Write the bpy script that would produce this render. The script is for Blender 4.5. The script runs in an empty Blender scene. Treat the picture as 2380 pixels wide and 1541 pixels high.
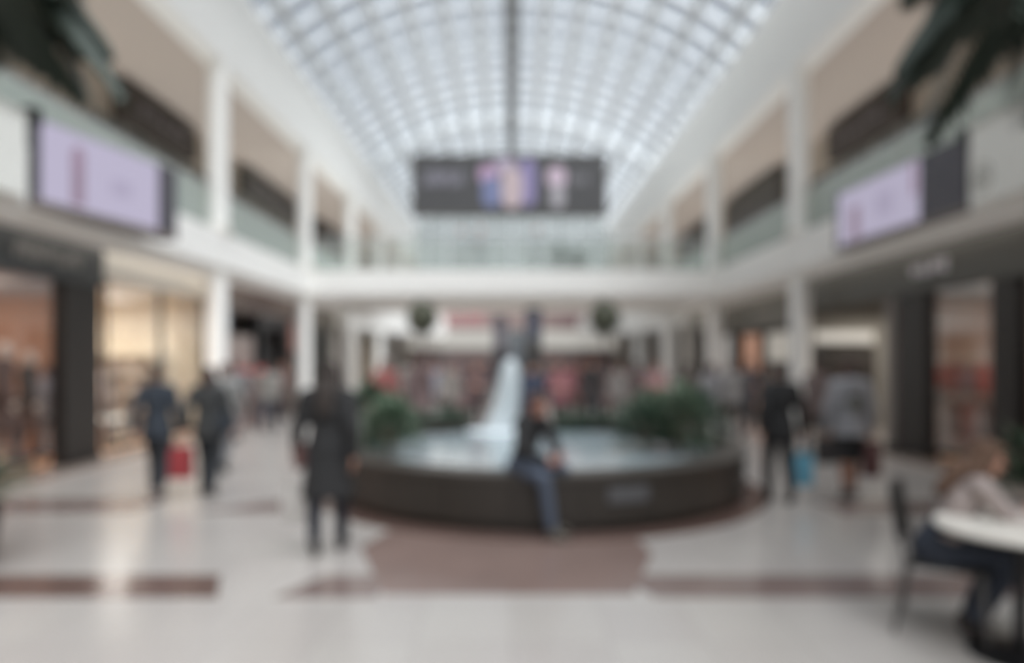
import bpy, bmesh, math, random
from mathutils import Vector, Matrix
random.seed(7)
S = bpy.context.scene
COL = S.collection
F = 2380 * 24 / 36.0          # focal length in pixels
HZ = 832.0                    # horizon row
CH = 1.75                     # camera height
def X(px, d): return (px - 1190) / F * d
def Z(py, d): return CH - (py - HZ) / F * d
V = Vector
# ------------------------------------------------------------------ materials
def lin(c):
    return tuple(((v / 255) / 12.92) if v / 255 <= .04045 else (((v / 255) + .055) / 1.055) ** 2.4 for v in c) + (1,)
MATS = {}
def mat(name, rgb, rough=.6, metal=0, spec=.5, var=.06, scale=6, bump=0):
    if name in MATS: return MATS[name]
    m = bpy.data.materials.new(name); m.use_nodes = True
    nt = m.node_tree; b = nt.nodes['Principled BSDF']
    b.inputs['Roughness'].default_value = rough
    b.inputs['Metallic'].default_value = metal
    b.inputs['Specular IOR Level'].default_value = spec
    c = lin(rgb)
    tc = nt.nodes.new('ShaderNodeTexCoord')
    n = nt.nodes.new('ShaderNodeTexNoise'); n.inputs['Scale'].default_value = scale; n.inputs['Detail'].default_value = 3
    r = nt.nodes.new('ShaderNodeValToRGB')
    r.color_ramp.elements[0].color = tuple(max(0, v * (1 - var)) for v in c[:3]) + (1,)
    r.color_ramp.elements[1].color = tuple(min(1, v * (1 + var)) for v in c[:3]) + (1,)
    nt.links.new(tc.outputs['Object'], n.inputs['Vector'])
    nt.links.new(n.outputs['Fac'], r.inputs['Fac'])
    nt.links.new(r.outputs['Color'], b.inputs['Base Color'])
    if bump:
        bp = nt.nodes.new('ShaderNodeBump'); bp.inputs['Strength'].default_value = bump
        nt.links.new(n.outputs['Fac'], bp.inputs['Height']); nt.links.new(bp.outputs['Normal'], b.inputs['Normal'])
    MATS[name] = m
    return m
def emit(name, rgb, strength=1.0):
    if name in MATS: return MATS[name]
    m = bpy.data.materials.new(name); m.use_nodes = True
    b = m.node_tree.nodes['Principled BSDF']
    b.inputs['Base Color'].default_value = tuple(v * .25 for v in lin(rgb)[:3]) + (1,)
    b.inputs['Emission Color'].default_value = lin(rgb)
    b.inputs['Emission Strength'].default_value = strength
    b.inputs['Roughness'].default_value = .5
    MATS[name] = m
    return m
def glassmat(name, rgb, clear=.9, gloss=.12, diff=0.0):
    """thin pane: clear tint + a little diffusing film + a mirror share"""
    m = bpy.data.materials.new(name); m.use_nodes = True
    nt = m.node_tree; nt.nodes.clear()
    o = nt.nodes.new('ShaderNodeOutputMaterial')
    t = nt.nodes.new('ShaderNodeBsdfTransparent'); t.inputs['Color'].default_value = tuple(v * clear for v in lin(rgb)[:3]) + (1,)
    d = nt.nodes.new('ShaderNodeBsdfDiffuse'); d.inputs['Color'].default_value = lin(rgb)
    tl = nt.nodes.new('ShaderNodeBsdfTranslucent'); tl.inputs['Color'].default_value = lin(rgb)
    g = nt.nodes.new('ShaderNodeBsdfGlossy'); g.inputs['Roughness'].default_value = .05
    fr = nt.nodes.new('ShaderNodeFresnel'); fr.inputs['IOR'].default_value = 1.45
    mu = nt.nodes.new('ShaderNodeMath'); mu.operation = 'MULTIPLY'; mu.inputs[1].default_value = gloss * 6; mu.use_clamp = True
    m0 = nt.nodes.new('ShaderNodeMixShader'); m0.inputs[0].default_value = .5
    m1 = nt.nodes.new('ShaderNodeMixShader'); m1.inputs[0].default_value = diff
    m2 = nt.nodes.new('ShaderNodeMixShader')
    L = nt.links.new
    L(d.outputs[0], m0.inputs[1]); L(tl.outputs[0], m0.inputs[2])
    L(t.outputs[0], m1.inputs[1]); L(m0.outputs[0], m1.inputs[2])
    L(fr.outputs[0], mu.inputs[0]); L(mu.outputs[0], m2.inputs[0])
    L(m1.outputs[0], m2.inputs[1]); L(g.outputs[0], m2.inputs[2]); L(m2.outputs[0], o.inputs[0])
    MATS[name] = m
    return m

WHITE = mat('white paint', (246, 245, 241), .55, var=.02)
WHITE2 = mat('cream white paint', (226, 222, 214), .6)
TAUPE = mat('taupe ceiling paint', (196, 184, 174), .8)
BEIGE = mat('beige plaster', (188, 177, 164), .8)
SOFFIT = mat('grey soffit paint', (205, 205, 198), .7)
DKWOOD = mat('dark brown wood', (50, 45, 40), .45, var=.18, scale=3)
DKPILLAR = mat('dark bronze cladding', (42, 38, 35), .5)
CHAR = mat('charcoal panel', (74, 76, 76), .5)
CHAR2 = mat('olive charcoal panel', (84, 83, 78), .5)
DKMETAL = mat('dark metal', (40, 40, 42), .35, .6)
STEEL = mat('brushed steel', (170, 172, 174), .3, .9)
FRAME = mat('skylight frame white', (214, 218, 220), .5, var=.02)
RIDGE = mat('ridge grey', (128, 131, 132), .5)
GLASS_SKY = glassmat('skylight glass', (238, 243, 250), .93, .04, .02)
GLASS_BAL = glassmat('balustrade glass', (236, 243, 239), .92, .05, .5)
GLASS_BRIDGE = glassmat('bridge glass', (244, 247, 245), .97, .05, .14)
GLASS_SHOP = glassmat('shopfront glass', (240, 242, 242), .97, .08, 0.0)
GLASS_GABLE = glassmat('gable glass', (236, 242, 240), .9, .04, .25)
LEAF = mat('leaf green', (62, 84, 66), .5, var=.35, scale=14)
LEAF2 = mat('pale leaf green', (84, 104, 82), .5, var=.35, scale=14)
PALM = mat('palm green', (48, 60, 50), .5, var=.3, scale=8)
BARK = mat('palm bark', (96, 78, 62), .85, var=.3, scale=20, bump=.4)
SOIL = mat('soil', (52, 42, 35), .95, var=.3, scale=30)

# ------------------------------------------------------------------ mesh helper
class MB:
    def __init__(self): self.bm = bmesh.new()
    def box(self, x0, x1, y0, y1, z0, z1, rot=None, piv=None):
        vs = [self.bm.verts.new(V((x, y, z))) for x in (x0, x1) for y in (y0, y1) for z in (z0, z1)]
        for f in ((0, 1, 3, 2), (4, 6, 7, 5), (0, 4, 5, 1), (2, 3, 7, 6), (0, 2, 6, 4), (1, 5, 7, 3)):
            self.bm.faces.new([vs[i] for i in f])
        if rot is not None:
            p = V(piv) if piv else V(((x0 + x1) / 2, (y0 + y1) / 2, (z0 + z1) / 2))
            M = rot if isinstance(rot, Matrix) else Matrix.Rotation(rot, 3, 'Z')
            for v in vs: v.co = p + M @ (v.co - p)
        return self
    def prism(self, pts, axis, a0, a1):
        """pts: 2D outline; extruded along axis ('x': pts=(y,z); 'y': (x,z); 'z': (x,y))"""
        def P(p, a): return {'x': V((a, p[0], p[1])), 'y': V((p[0], a, p[1])), 'z': V((p[0], p[1], a))}[axis]
        A = [self.bm.verts.new(P(p, a0)) for p in pts]; B = [self.bm.verts.new(P(p, a1)) for p in pts]
        n = len(pts)
        self.bm.faces.new(A); self.bm.faces.new(B[::-1])
        for i in range(n): self.bm.faces.new([A[i], A[(i + 1) % n], B[(i + 1) % n], B[i]])
        return self
    def lathe(self, prof, c=(0, 0), n=32, a0=0, a1=2 * math.pi):
        full = abs(a1 - a0 - 2 * math.pi) < 1e-6
        m = n if full else n + 1
        rings = []
        for i in range(m):
            a = a0 + (a1 - a0) * i / n
            rings.append([self.bm.verts.new(V((c[0] + r * math.cos(a), c[1] + r * math.sin(a), z))) for r, z in prof])
        for i in range(n):
            A, B = rings[i], rings[(i + 1) % m]
            for j in range(len(prof) - 1):
                self.bm.faces.new([A[j], B[j], B[j + 1], A[j + 1]])
        return self
    def disc(self, c, r, n=32):
        vs = [self.bm.verts.new(V((c[0] + r * math.cos(2 * math.pi * i / n), c[1] + r * math.sin(2 * math.pi * i / n), c[2]))) for i in range(n)]
        self.bm.faces.new(vs); return self
    def tube(self, path, r, n=10):
        path = [V(p) for p in path]
        rs = r if isinstance(r, (list, tuple)) else [r] * len(path)
        rings = []
        for i, p in enumerate(path):
            t = (path[min(i + 1, len(path) - 1)] - path[max(i - 1, 0)]).normalized()
            u = t.cross(V((0, 0, 1)) if abs(t.z) < .9 else V((1, 0, 0))).normalized(); w = t.cross(u)
            rings.append([self.bm.verts.new(p + (u * math.cos(2 * math.pi * k / n) + w * math.sin(2 * math.pi * k / n)) * rs[i]) for k in range(n)])
        for A, B in zip(rings, rings[1:]):
            for k in range(n): self.bm.faces.new([A[k], A[(k + 1) % n], B[(k + 1) % n], B[k]])
        self.bm.faces.new(rings[0][::-1]); self.bm.faces.new(rings[-1])
        return self
    def ecap(self, p0, p1, r0, r1, k=1.0, side=None, n=14, m=4, flat=False):
        """tapered capsule, flattened by k across the side axis"""
        p0, p1 = V(p0), V(p1); t = (p1 - p0)
        L = t.length; t = t.normalized() if L > 1e-6 else V((0, 0, 1))
        u = V(side) if side else (V((1, 0, 0)) if abs(t.x) < .9 else V((0, 1, 0)))
        u = (u - t * u.dot(t)).normalized(); w = t.cross(u)
        prof = []
        for i in range(m + 1):
            a = -math.pi / 2 + (math.pi / 2) * i / m
            prof.append((r0 * math.cos(a), r0 * math.sin(a), 0))
        for i in range(m + 1):
            a = (math.pi / 2) * i / m
            prof.append((r1 * math.cos(a), 0 if flat else r1 * math.sin(a), L))
        rings = []
        for r, h, l in prof:
            c = p0 + t * (l + h)
            if r < 1e-6: rings.append([self.bm.verts.new(c)])
            else: rings.append([self.bm.verts.new(c + u * r * math.cos(2 * math.pi * q / n) + w * k * r * math.sin(2 * math.pi * q / n)) for q in range(n)])
        for A, B in zip(rings, rings[1:]):
            for q in range(n):
                q2 = (q + 1) % n
                if len(A) == 1: self.bm.faces.new([A[0], B[q2], B[q]])
                elif len(B) == 1: self.bm.faces.new([A[q], A[q2], B[0]])
                else: self.bm.faces.new([A[q], A[q2], B[q2], B[q]])
        return self
    def ell(self, c, r, M=None, n=16, m=10):
        c = V(c); M = M or Matrix.Identity(3)
        rings = []
        for i in range(m + 1):
            a = -math.pi / 2 + math.pi * i / m
            if i in (0, m): rings.append([self.bm.verts.new(c + M @ V((0, 0, r[2] * math.sin(a))))])
            else: rings.append([self.bm.verts.new(c + M @ V((r[0] * math.cos(a) * math.cos(2 * math.pi * q / n), r[1] * math.cos(a) * math.sin(2 * math.pi * q / n), r[2] * math.sin(a)))) for q in range(n)])
        for A, B in zip(rings, rings[1:]):
            for q in range(n):
                q2 = (q + 1) % n
                if len(A) == 1: self.bm.faces.new([A[0], B[q2], B[q]])
                elif len(B) == 1: self.bm.faces.new([A[q], A[q2], B[0]])
                else: self.bm.faces.new([A[q], A[q2], B[q2], B[q]])
        return self
    def leaf(self, p, d, L, w, up=V((0, 0, 1)), droop=.3):
        """one folded blade, five points"""
        p = V(p); d = V(d).normalized(); s = d.cross(up)
        s = s.normalized() if s.length > 1e-4 else V((1, 0, 0)); nrm = s.cross(d)
        a = p; b = p + d * L * .45 - up * droop * L * .08; e = p + d * L - up * droop * L * .4
        vs = [self.bm.verts.new(q) for q in (a, b + s * w / 2 - nrm * w * .1, e, b - s * w / 2 - nrm * w * .1, b)]
        self.bm.faces.new([vs[0], vs[1], vs[4]]); self.bm.faces.new([vs[1], vs[2], vs[4]])
        self.bm.faces.new([vs[2], vs[3], vs[4]]); self.bm.faces.new([vs[3], vs[0], vs[4]])
        return self
    def mesh(self, name, smooth=False, bevel=0):
        if bevel:
            bmesh.ops.bevel(self.bm, geom=[e for e in self.bm.edges], offset=bevel, segments=2, affect='EDGES', clamp_overlap=True)
        bmesh.ops.recalc_face_normals(self.bm, faces=self.bm.faces)
        me = bpy.data.meshes.new(name); self.bm.to_mesh(me); self.bm.free()
        if smooth: me.polygons.foreach_set('use_smooth', [True] * len(me.polygons))
        return me
    def build(self, name, m, parent=None, smooth=False, bevel=0, loc=None):
        """world-space shape -> ONE object; parent is an unrotated thing standing at its place"""
        o_ = V((0, 0, 0)); p = parent
        while p is not None: o_ += p.location; p = p.parent
        if loc is not None: o_ = o_ + V(loc) if parent else V(loc)
        for v in self.bm.verts: v.co -= o_
        me = self.mesh(name, smooth, bevel)
        me.materials.append(m)
        o = bpy.data.objects.new(name, me); COL.objects.link(o)
        if parent: o.parent = parent
        if loc is not None: o.location = V(loc) - V((0, 0, 0)) if not parent else V(loc)
        return o
def tag(o, label, cat, group=None):
    o['label'] = label; o['category'] = cat
    if group: o['group'] = group
    return o
def thing(name, label, cat, loc=(0, 0, 0), group=None):
    o = bpy.data.objects.new(name, None); COL.objects.link(o); o.empty_display_size = .2
    o.location = loc
    return tag(o, label, cat, group)
def struct(o): o['kind'] = 'structure'; return o
def copy_tree(o, parent=None):
    c = o.copy(); COL.objects.link(c); c.parent = parent
    for ch in list(o.children): copy_tree(ch, c)
    return c
def mirror(side, a, b):
    """x-range of something on the left (-1) or right (+1)"""
    return (min(side * a, side * b), max(side * a, side * b))

# ------------------------------------------------------------------ world, camera
w = bpy.data.worlds.new('overcast sky'); S.world = w; w.use_nodes = True
nt = w.node_tree; bg = nt.nodes['Background']
tc = nt.nodes.new('ShaderNodeTexCoord'); sp = nt.nodes.new('ShaderNodeSeparateXYZ'); rp = nt.nodes.new('ShaderNodeValToRGB')
nt.links.new(tc.outputs['Generated'], sp.inputs[0]); nt.links.new(sp.outputs['Z'], rp.inputs['Fac']); nt.links.new(rp.outputs['Color'], bg.inputs['Color'])
rp.color_ramp.elements[0].color = (.86, .90, .92, 1); rp.color_ramp.elements[1].color = (.74, .83, .97, 1)
bg.inputs['Strength'].default_value = .57
cam = bpy.data.cameras.new('camera'); co = bpy.data.objects.new('camera', cam); COL.objects.link(co)
co.location = (0, 0, CH); co.rotation_euler = (math.pi / 2, 0, 0)
cam.lens = 24; cam.sensor_width = 36; cam.shift_y = (HZ - 770.5) / 2380; cam.clip_end = 300; cam.clip_start = .05
cam.dof.use_dof = True; cam.dof.focus_distance = .30; cam.dof.aperture_fstop = 2.8
S.camera = co
S.view_settings.view_transform = 'Standard'; S.view_settings.look = 'None'; S.view_settings.gamma = 1
S.view_settings.exposure = 0.0
S.cycles.max_bounces = 10; S.cycles.diffuse_bounces = 5; S.cycles.glossy_bounces = 4; S.cycles.transparent_max_bounces = 16
S.cycles.caustics_reflective = False; S.cycles.caustics_refractive = False
S.cycles.sample_clamp_indirect = 6

def light(kind, name, loc, energy, color=(1, 1, 1), size=1, size_y=None, rot=(0, 0, 0)):
    l = bpy.data.lights.new(name, kind); l.energy = energy; l.color = color
    if kind == 'AREA':
        l.shape = 'RECTANGLE'; l.size = size; l.size_y = size_y or size
    o = bpy.data.objects.new(name, l); COL.objects.link(o); o.location = loc; o.rotation_euler = rot
    return o
sun = light('SUN', 'soft_sun', (8, -10, 30), 12.0, (1, .985, .955))
sun.data.angle = math.radians(70)
sun.rotation_euler = V((-.42, .45, -1)).to_track_quat('-Z', 'Y').to_euler()

# ------------------------------------------------------------------ floor
Y0, Y1, YE = -9.0, 60.0, 46.0
def floor_mat():
    m = bpy.data.materials.new('polished stone'); m.use_nodes = True; nt = m.node_tree; b = nt.nodes['Principled BSDF']
    tc = nt.nodes.new('ShaderNodeTexCoord')
    br = nt.nodes.new('ShaderNodeTexBrick'); br.offset = 0; br.inputs['Scale'].default_value = 1
    br.inputs['Color1'].default_value = lin((164, 160, 155)); br.inputs['Color2'].default_value = lin((158, 153, 149))
    br.inputs['Mortar'].default_value = lin((146, 142, 138)); br.inputs['Mortar Size'].default_value = .004
    br.inputs['Brick Width'].default_value = .6; br.inputs['Row Height'].default_value = .6
    n = nt.nodes.new('ShaderNodeTexNoise'); n.inputs['Scale'].default_value = 1.2; n.inputs['Detail'].default_value = 4
    mx = nt.nodes.new('ShaderNodeMixRGB'); mx.blend_type = 'MULTIPLY'; mx.inputs[0].default_value = .25
    rr = nt.nodes.new('ShaderNodeValToRGB'); rr.color_ramp.elements[0].color = (.8, .78, .78, 1); rr.color_ramp.elements[1].color = (1, 1, 1, 1)
    L = nt.links.new
    L(tc.outputs['Object'], br.inputs['Vector']); L(tc.outputs['Object'], n.inputs['Vector']); L(n.outputs['Fac'], rr.inputs['Fac'])
    L(br.outputs['Color'], mx.inputs[1]); L(rr.outputs['Color'], mx.inputs[2]); L(mx.outputs[0], b.inputs['Base Color'])
    b.inputs['Roughness'].default_value = .21; b.inputs['Specular IOR Level'].default_value = .55
    return m
STONE = floor_mat()
BROWN = mat('red brown stone', (94, 76, 70), .16, var=.2, scale=1.6)
BROWN2 = mat('mauve brown stone', (112, 98, 94), .16, var=.2, scale=1.6)
BORDER = mat('taupe border stone', (132, 119, 110), .2, var=.1, scale=2)
GREYST = mat('grey stone', (172, 164, 158), .2, var=.08, scale=2)
fl = struct(MB().box(-13, 13, Y0, Y1, -.2, 0).build('floor', STONE))
PC = (0.36, 9.48); PR = 2.72           # round planter
def inlay(name, m, pts, h=.003):
    MB().prism(pts, 'z', 0.0, h).build(name, m, fl)
inlay('cross_band', BROWN, [(-7.2, 4.98), (-2.15, 4.98), (-2.35, 5.5), (-7.2, 5.5)])
inlay('cross_band', BROWN2, [(1.05, 4.98), (7.2, 4.98), (7.2, 5.5), (.85, 5.5)])
inlay('cross_band', BROWN2, [(-7.2, 7.75), (-4.3, 7.75), (-4.3, 8.45), (-7.2, 8.45)])
inlay('cross_band', BROWN2, [(3.7, 7.65), (7.2, 7.65), (7.2, 8.3), (3.7, 8.3)])
inlay('corner_inlay', BROWN2, [(-3.6, 7.75), (-2.4, 7.75), (-2.0, 8.6), (-3.0, 8.3)])
inlay('corner_inlay', BROWN2, [(-1.75, 4.98), (-1.0, 4.98), (-.95, 5.5), (-1.5, 5.5)])
# brown apron in front of the planter and the thin border around it
apr = []
for i in range(13):
    a = math.radians(-132 + 84 * i / 12); apr.append((PC[0] + 2.9 * math.cos(a), PC[1] + 2.9 * math.sin(a)))
inlay('apron_inlay', mat('warm brown stone', (116, 99, 93), .2, var=.2, scale=1.6), [(-1.4, 6.3), (-.95, 5.05), (.9, 5.05), (1.25, 6.1), (1.2, 6.9), (-1.2, 7.1)], .004)
MB().lathe([(PR - .1, .0), (PR - .1, .005), (PR + .28, .005), (PR + .28, .0)], PC, 72).build('ring_border', BROWN, fl)
for s in (-1, 1):
    inlay('edge_stripe', GREYST, [(s * 6.3, -6), (s * 6.75, -6), (s * 6.75, 45), (s * 6.3, 45)], .003)
    inlay('walk_border', BORDER, [(s * 6.76, -6), (s * 7.2, -6), (s * 7.2, 45), (s * 6.76, 45)], .003)
    inlay('threshold_stripe', BROWN2, [(s * 5.6, 6.2), (s * 6.28, 6.2), (s * 6.28, 7.6), (s * 5.6, 7.6)], .003)

# ------------------------------------------------------------------ galleries
W = 6.5; WS = 7.3; WU = 9.5
FT, FB = 4.58, 3.58
for s, nm in ((-1, 'left'), (1, 'right')):
    a, b = mirror(s, W + .03, 13)
    a2, b2 = mirror(s, W + .46, 13)
    struct(MB().box(a2, b2, Y0, YE, 3.92, 4.48).build('floor_gallery_' + nm, SOFFIT))
    fas = [(s * W, FT), (s * W, 3.80), (s * (W + .2), FB), (s * (W + .45), FB), (s * (W + .45), FT)]
    struct(MB().prism(fas, 'y', Y0, YE).build('trim_1' if s < 0 else 'trim_2', WHITE))
    a, b = mirror(s, W + .1, WU + 3)
    struct(MB().box(a, b, Y0, YE, 8.5, 8.75).build('ceiling_' + nm, TAUPE))
    a, b = mirror(s, W - .02, W + .45)
    struct(MB().box(a, b, Y0, YE, 8.42, 10.55).build('trim_3' if s < 0 else 'trim_4', WHITE))
    a, b = mirror(s, WU, WU + .2)
    struct(MB().box(a, b, Y0, YE, 4.48, 8.5).build('wall_upper_' + nm, BEIGE))
    a, b = mirror(s, 12.6, 12.8)
    struct(MB().box(a, b, Y0, YE, 0, 3.92).build('wall_' + nm, BEIGE))
# bridge across the far end of the void
BY = 22.0
struct(MB().box(-W - .4, W + .4, BY + .3, 27, 3.92, 4.48).build('floor_bridge', WHITE))
struct(MB().prism([(BY, FT), (BY, 3.80), (BY + .18, FB), (BY + .4, FB), (BY + .4, FT)], 'x', -W, W).build('trim_5', WHITE))
struct(MB().prism([(27.2, FT), (27.2, FB), (26.9, FB), (26.9, FT)], 'x', -W, W).build('trim_6', WHITE))
# second opening: curved white bulkheads at the sides beyond the bridge
for s in (-1, 1):
    pts = []
    for i in range(9):
        t = i / 8; pts.append((s * (6.95 - 2.6 * t ** 2.2), 27.3 + 18.4 * t))
    pts2 = [(s * 6.98, 45.7), (s * 6.98, 27.3)]
    struct(MB().prism(pts + pts2, 'z', 3.1, 4.3).build('trim_7' if s < 0 else 'trim_8', WHITE))
# far end of the mall
struct(MB().box(-13, 13, YE, YE + .3, 0, 7.6).build('wall_back', WHITE2))
struct(MB().box(-13, -6.5, YE, YE + .3, 7.6, 10.6).build('wall_back', WHITE2))
struct(MB().box(6.5, 13, YE, YE + .3, 7.6, 10.6).build('wall_back', WHITE2))

# ------------------------------------------------------------------ glass vault
RV = 10.51; ZC = 12.85 - RV; AH = math.asin(6.5 / RV)
def arc(r, n): return [(r * math.sin(-AH + 2 * AH * i / n), ZC + r * math.cos(-AH + 2 * AH * i / n)) for i in range(n + 1)]
sky = MB()
pa = arc(RV + .06, 24); rows = [[sky.bm.verts.new(V((x, y, z))) for x, z in pa] for y in (Y0, YE)]
for i in range(24): sky.bm.faces.new([rows[0][i], rows[0][i + 1], rows[1][i + 1], rows[1][i]])
win = struct(sky.build('window_1', GLASS_SKY, smooth=True))
d = Y0 + .3
while d < YE:
    big = abs(d - 30.9) < .61
    t = .30 if big else .08
    pi_ = arc(RV - (.42 if big else .10), 24); po = arc(RV + .05, 24)
    m = MB(); A = [[m.bm.verts.new(V((x, d + q, z))) for x, z in pi_] for q in (0, t)]; B = [[m.bm.verts.new(V((x, d + q, z))) for x, z in po] for q in (0, t)]
    for i in range(24):
        m.bm.faces.new([A[0][i], A[0][i + 1], A[1][i + 1], A[1][i]]); m.bm.faces.new([B[0][i], B[1][i], B[1][i + 1], B[0][i + 1]])
        m.bm.faces.new([A[0][i], B[0][i], B[0][i + 1], A[0][i + 1]]); m.bm.faces.new([A[1][i], A[1][i + 1], B[1][i + 1], B[1][i]])
    m.build('rib', FRAME, win)
    d += 1.2
for k in range(-6, 7):
    if k == 0: continue
    a = AH * k / 6.5; c = math.cos(a); s_ = math.sin(a)
    hw = .125
    def P(r, u): return (r * s_ + u * c, ZC + r * c - u * s_)
    MB().prism([P(RV - .14, -hw), P(RV - .14, hw), P(RV + .03, hw), P(RV + .03, -hw)], 'y', Y0, YE).build('purlin', FRAME, win)
MB().prism([(-.24, 12.3), (.24, 12.3), (.24, 12.86), (-.24, 12.86)], 'y', Y0, YE).build('ridge_beam', RIDGE, win)
# glazed gable at the far end
gb = MB(); vs = [gb.bm.verts.new(V((x, YE + .1, z))) for x, z in [(-6.5, 7.6)] + arc(RV, 24) + [(6.5, 7.6)]]; gb.bm.faces.new(vs)
gw = struct(gb.build('window_2', GLASS_GABLE))
for x in (-4.3, -2.2, 0, 2.2, 4.3): MB().box(x - .06, x + .06, YE, YE + .12, 7.6, ZC + math.sqrt(RV ** 2 - x * x)).build('mullion', FRAME, gw)
for z in (9.0, 10.4): MB().box(-6.4, 6.4, YE - .02, YE + .08, z - .05, z + .05).build('transom', FRAME, gw)

# ------------------------------------------------------------------ columns
ORD = ['nearest', 'second', 'third', 'fourth', 'fifth']
def column(x, d, z0, z1, label, grp):
    r = .23
    t = thing('column', label, 'column', (x, d, z0), grp)
    MB().lathe([(0, z0), (r, z0), (r, z1), (0, z1)], (x, d), 28).build('shaft', WHITE, t, smooth=False)
    MB().lathe([(r, z0), (r + .05, z0), (r + .05, z0 + .12), (r, z0 + .14)], (x, d), 28).build('base_ring', WHITE2, t)
LD = [15.5, 22.0, 28.2, 34.4, 40.6]; RD = [15.9, 22.6, 29.4, 36, 42.2]
for s, DD, nm in ((-1, LD, 'left'), (1, RD, 'right')):
    for k, d in enumerate(DD):
        column(s * 6.68, d, FT + .002, 8.42, f'{ORD[k]} round white column standing on the {nm} upper gallery edge', 'white columns of the upper gallery')
        if k < 4:
            column(s * 6.72, d + .02, 0, FB, f'{ORD[k]} round white ground floor column under the {nm} gallery', 'white columns of the ground floor')

# added fill lights without fixtures: uplights along the galleries, strips under soffits and bridge
for s in (-1, 1):
    light('AREA', 'gallery_fill_light', (s * 9.0, 22, 4.6), 400, (1, .98, .96), .6, 40, (math.pi, 0, 0))  # added uplight strip, lifts the dim gallery walls and ceiling
    light('AREA', 'walk_fill_light', (s * 7.02, 20, 3.9), 50, (1, .95, .9), .1, 30)  # added strip to brighten the ground floor walk
light('AREA', 'bridge_fill_light', (0, 24.6, 3.9), 220, (1, .95, .92), 11, 2.0)  # added to brighten the floor around the bridge

# ------------------------------------------------------------------ balustrades
def balustrade(name, label, p0, p1, n, loc, gm=GLASS_BAL):
    t = thing(name, label, 'balustrade', loc)
    p0, p1 = V(p0), V(p1); dv = (p1 - p0); L = dv.length; u = dv / L; ang = math.atan2(u.y, u.x)
    for i in range(n):
        c = p0 + dv * (i + .5) / n; l = L / n - .04
        MB().box(c.x - l / 2, c.x + l / 2, c.y - .008, c.y + .008, FT, FT + 1.02, rot=ang).build('glass_pane', gm, t)
    MB().tube([p0 + V((0, 0, FT + 1.06)), p1 + V((0, 0, FT + 1.06))], .03).build('handrail', STEEL, t)
balustrade('glass_balustrade', 'long glass balustrade along the edge of the left upper gallery', (-6.62 - .25, 3, 0), (-6.62 - .25, 45, 0), 14, (-6.87, 3, FT))
balustrade('glass_balustrade', 'long glass balustrade along the edge of the right upper gallery', (6.87, 3, 0), (6.87, 45, 0), 14, (6.87, 3, FT))
balustrade('glass_balustrade', 'glass balustrade across the front of the far white bridge', (-6.3, BY + .2, 0), (6.3, BY + .2, 0), 6, (-6.3, BY + .2, FT), GLASS_BRIDGE)

# ------------------------------------------------------------------ lettering strokes (unreadable in the photo: worn letter shapes)
GLY = [[(.0, .0, .34, 1), (.34, .30, .62, .66), (.62, .0, .92, .82)], [(.0, .1, .3, .9), (.3, .0, .86, .34), (.5, .34, .86, 1)], [(.1, .0, .5, .72), (.5, .24, .9, 1)],
       [(.0, .0, .9, .38), (.2, .38, .62, .92)], [(.0, .42, .9, .8), (.28, .0, .66, .42)], [(.0, .06, .4, .7), (.4, .2, .9, .96)]]   # worn strokes that spell nothing
def letters(count, origin, udir, ndir, h, wd, m, parent, nm='letter_mark'):
    o = V(origin); u = V(udir).normalized(); n = V(ndir).normalized(); z = V((0, 0, 1))
    for i in range(count):
        b = MB()
        for x0, z0, x1, z1 in GLY[(i * 5 + count) % 6]:
            vs = []
            for q in (0.0, .03):
                for xx, zz in ((x0, z0), (x1, z0), (x1, z1), (x0, z1)):
                    vs.append(b.bm.verts.new(o + u * (i * wd * 1.18 + xx * wd) + z * zz * h + n * q))
            for f in ((3, 2, 1, 0), (4, 5, 6, 7), (0, 1, 5, 4), (1, 2, 6, 5), (2, 3, 7, 6), (3, 0, 4, 7)): b.bm.faces.new([vs[k] for k in f])
        b.build(nm, m, parent)

# ------------------------------------------------------------------ hanging display board
HBd = 18.0
bx0, bx1, bz0, bz1 = X(957, HBd), X(1410, HBd), Z(500, HBd), Z(358, HBd)
hb = thing('hanging_display_board', 'wide dark grey display board hanging under the glass roof', 'sign', ((bx0 + bx1) / 2, HBd, bz0))
MB().box(bx0, bx1, HBd + .02, HBd + .3, bz0, bz1).build('housing', mat('board housing', (92, 92, 90), .5), hb, bevel=.02)
fr = MB()
for a in ((bx0, bx1, bz0, bz0 + .06), (bx0, bx1, bz1 - .06, bz1), (bx0, bx0 + .06, bz0, bz1), (bx1 - .06, bx1, bz0, bz1)): fr.box(a[0], a[1], HBd - .015, HBd + .02, a[2], a[3])
fr.build('frame', mat('board frame', (88, 86, 82), .5), hb)
scr = MB().box(bx0 + .06, bx1 - .06, HBd - .005, HBd + .018, bz0 + .06, bz1 - .06).build('screen', emit('board screen', (84, 84, 86), .55), hb)
def patch(name, px0, py0, px1, py1, m, par, dy=.012, n=14):
    cx, cz = X((px0 + px1) / 2, HBd), Z((py0 + py1) / 2, HBd); rx, rz = (px1 - px0) / 2 / F * HBd, (py1 - py0) / 2 / F * HBd
    pts = [(cx + rx * math.copysign(abs(math.cos(a)) ** .7, math.cos(a)), cz + rz * math.copysign(abs(math.sin(a)) ** .7, math.sin(a))) for a in [2 * math.pi * i / n for i in range(n)]]
    MB().prism(pts, 'y', HBd - .005 - dy, HBd - .004).build(name, m, par)
SC = .8
patch('pictured_figure', 1112, 385, 1160, 425, emit('scr pink', (178, 150, 178), SC), scr)
patch('pictured_figure', 1120, 410, 1165, 482, emit('scr blue', (116, 124, 160), SC), scr, .016)
patch('pictured_figure', 1150, 368, 1200, 400, emit('scr lilac', (170, 160, 180), SC), scr, .018)
patch('pictured_figure', 1165, 390, 1215, 485, emit('scr peach', (186, 170, 174), SC), scr, .022)
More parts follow.
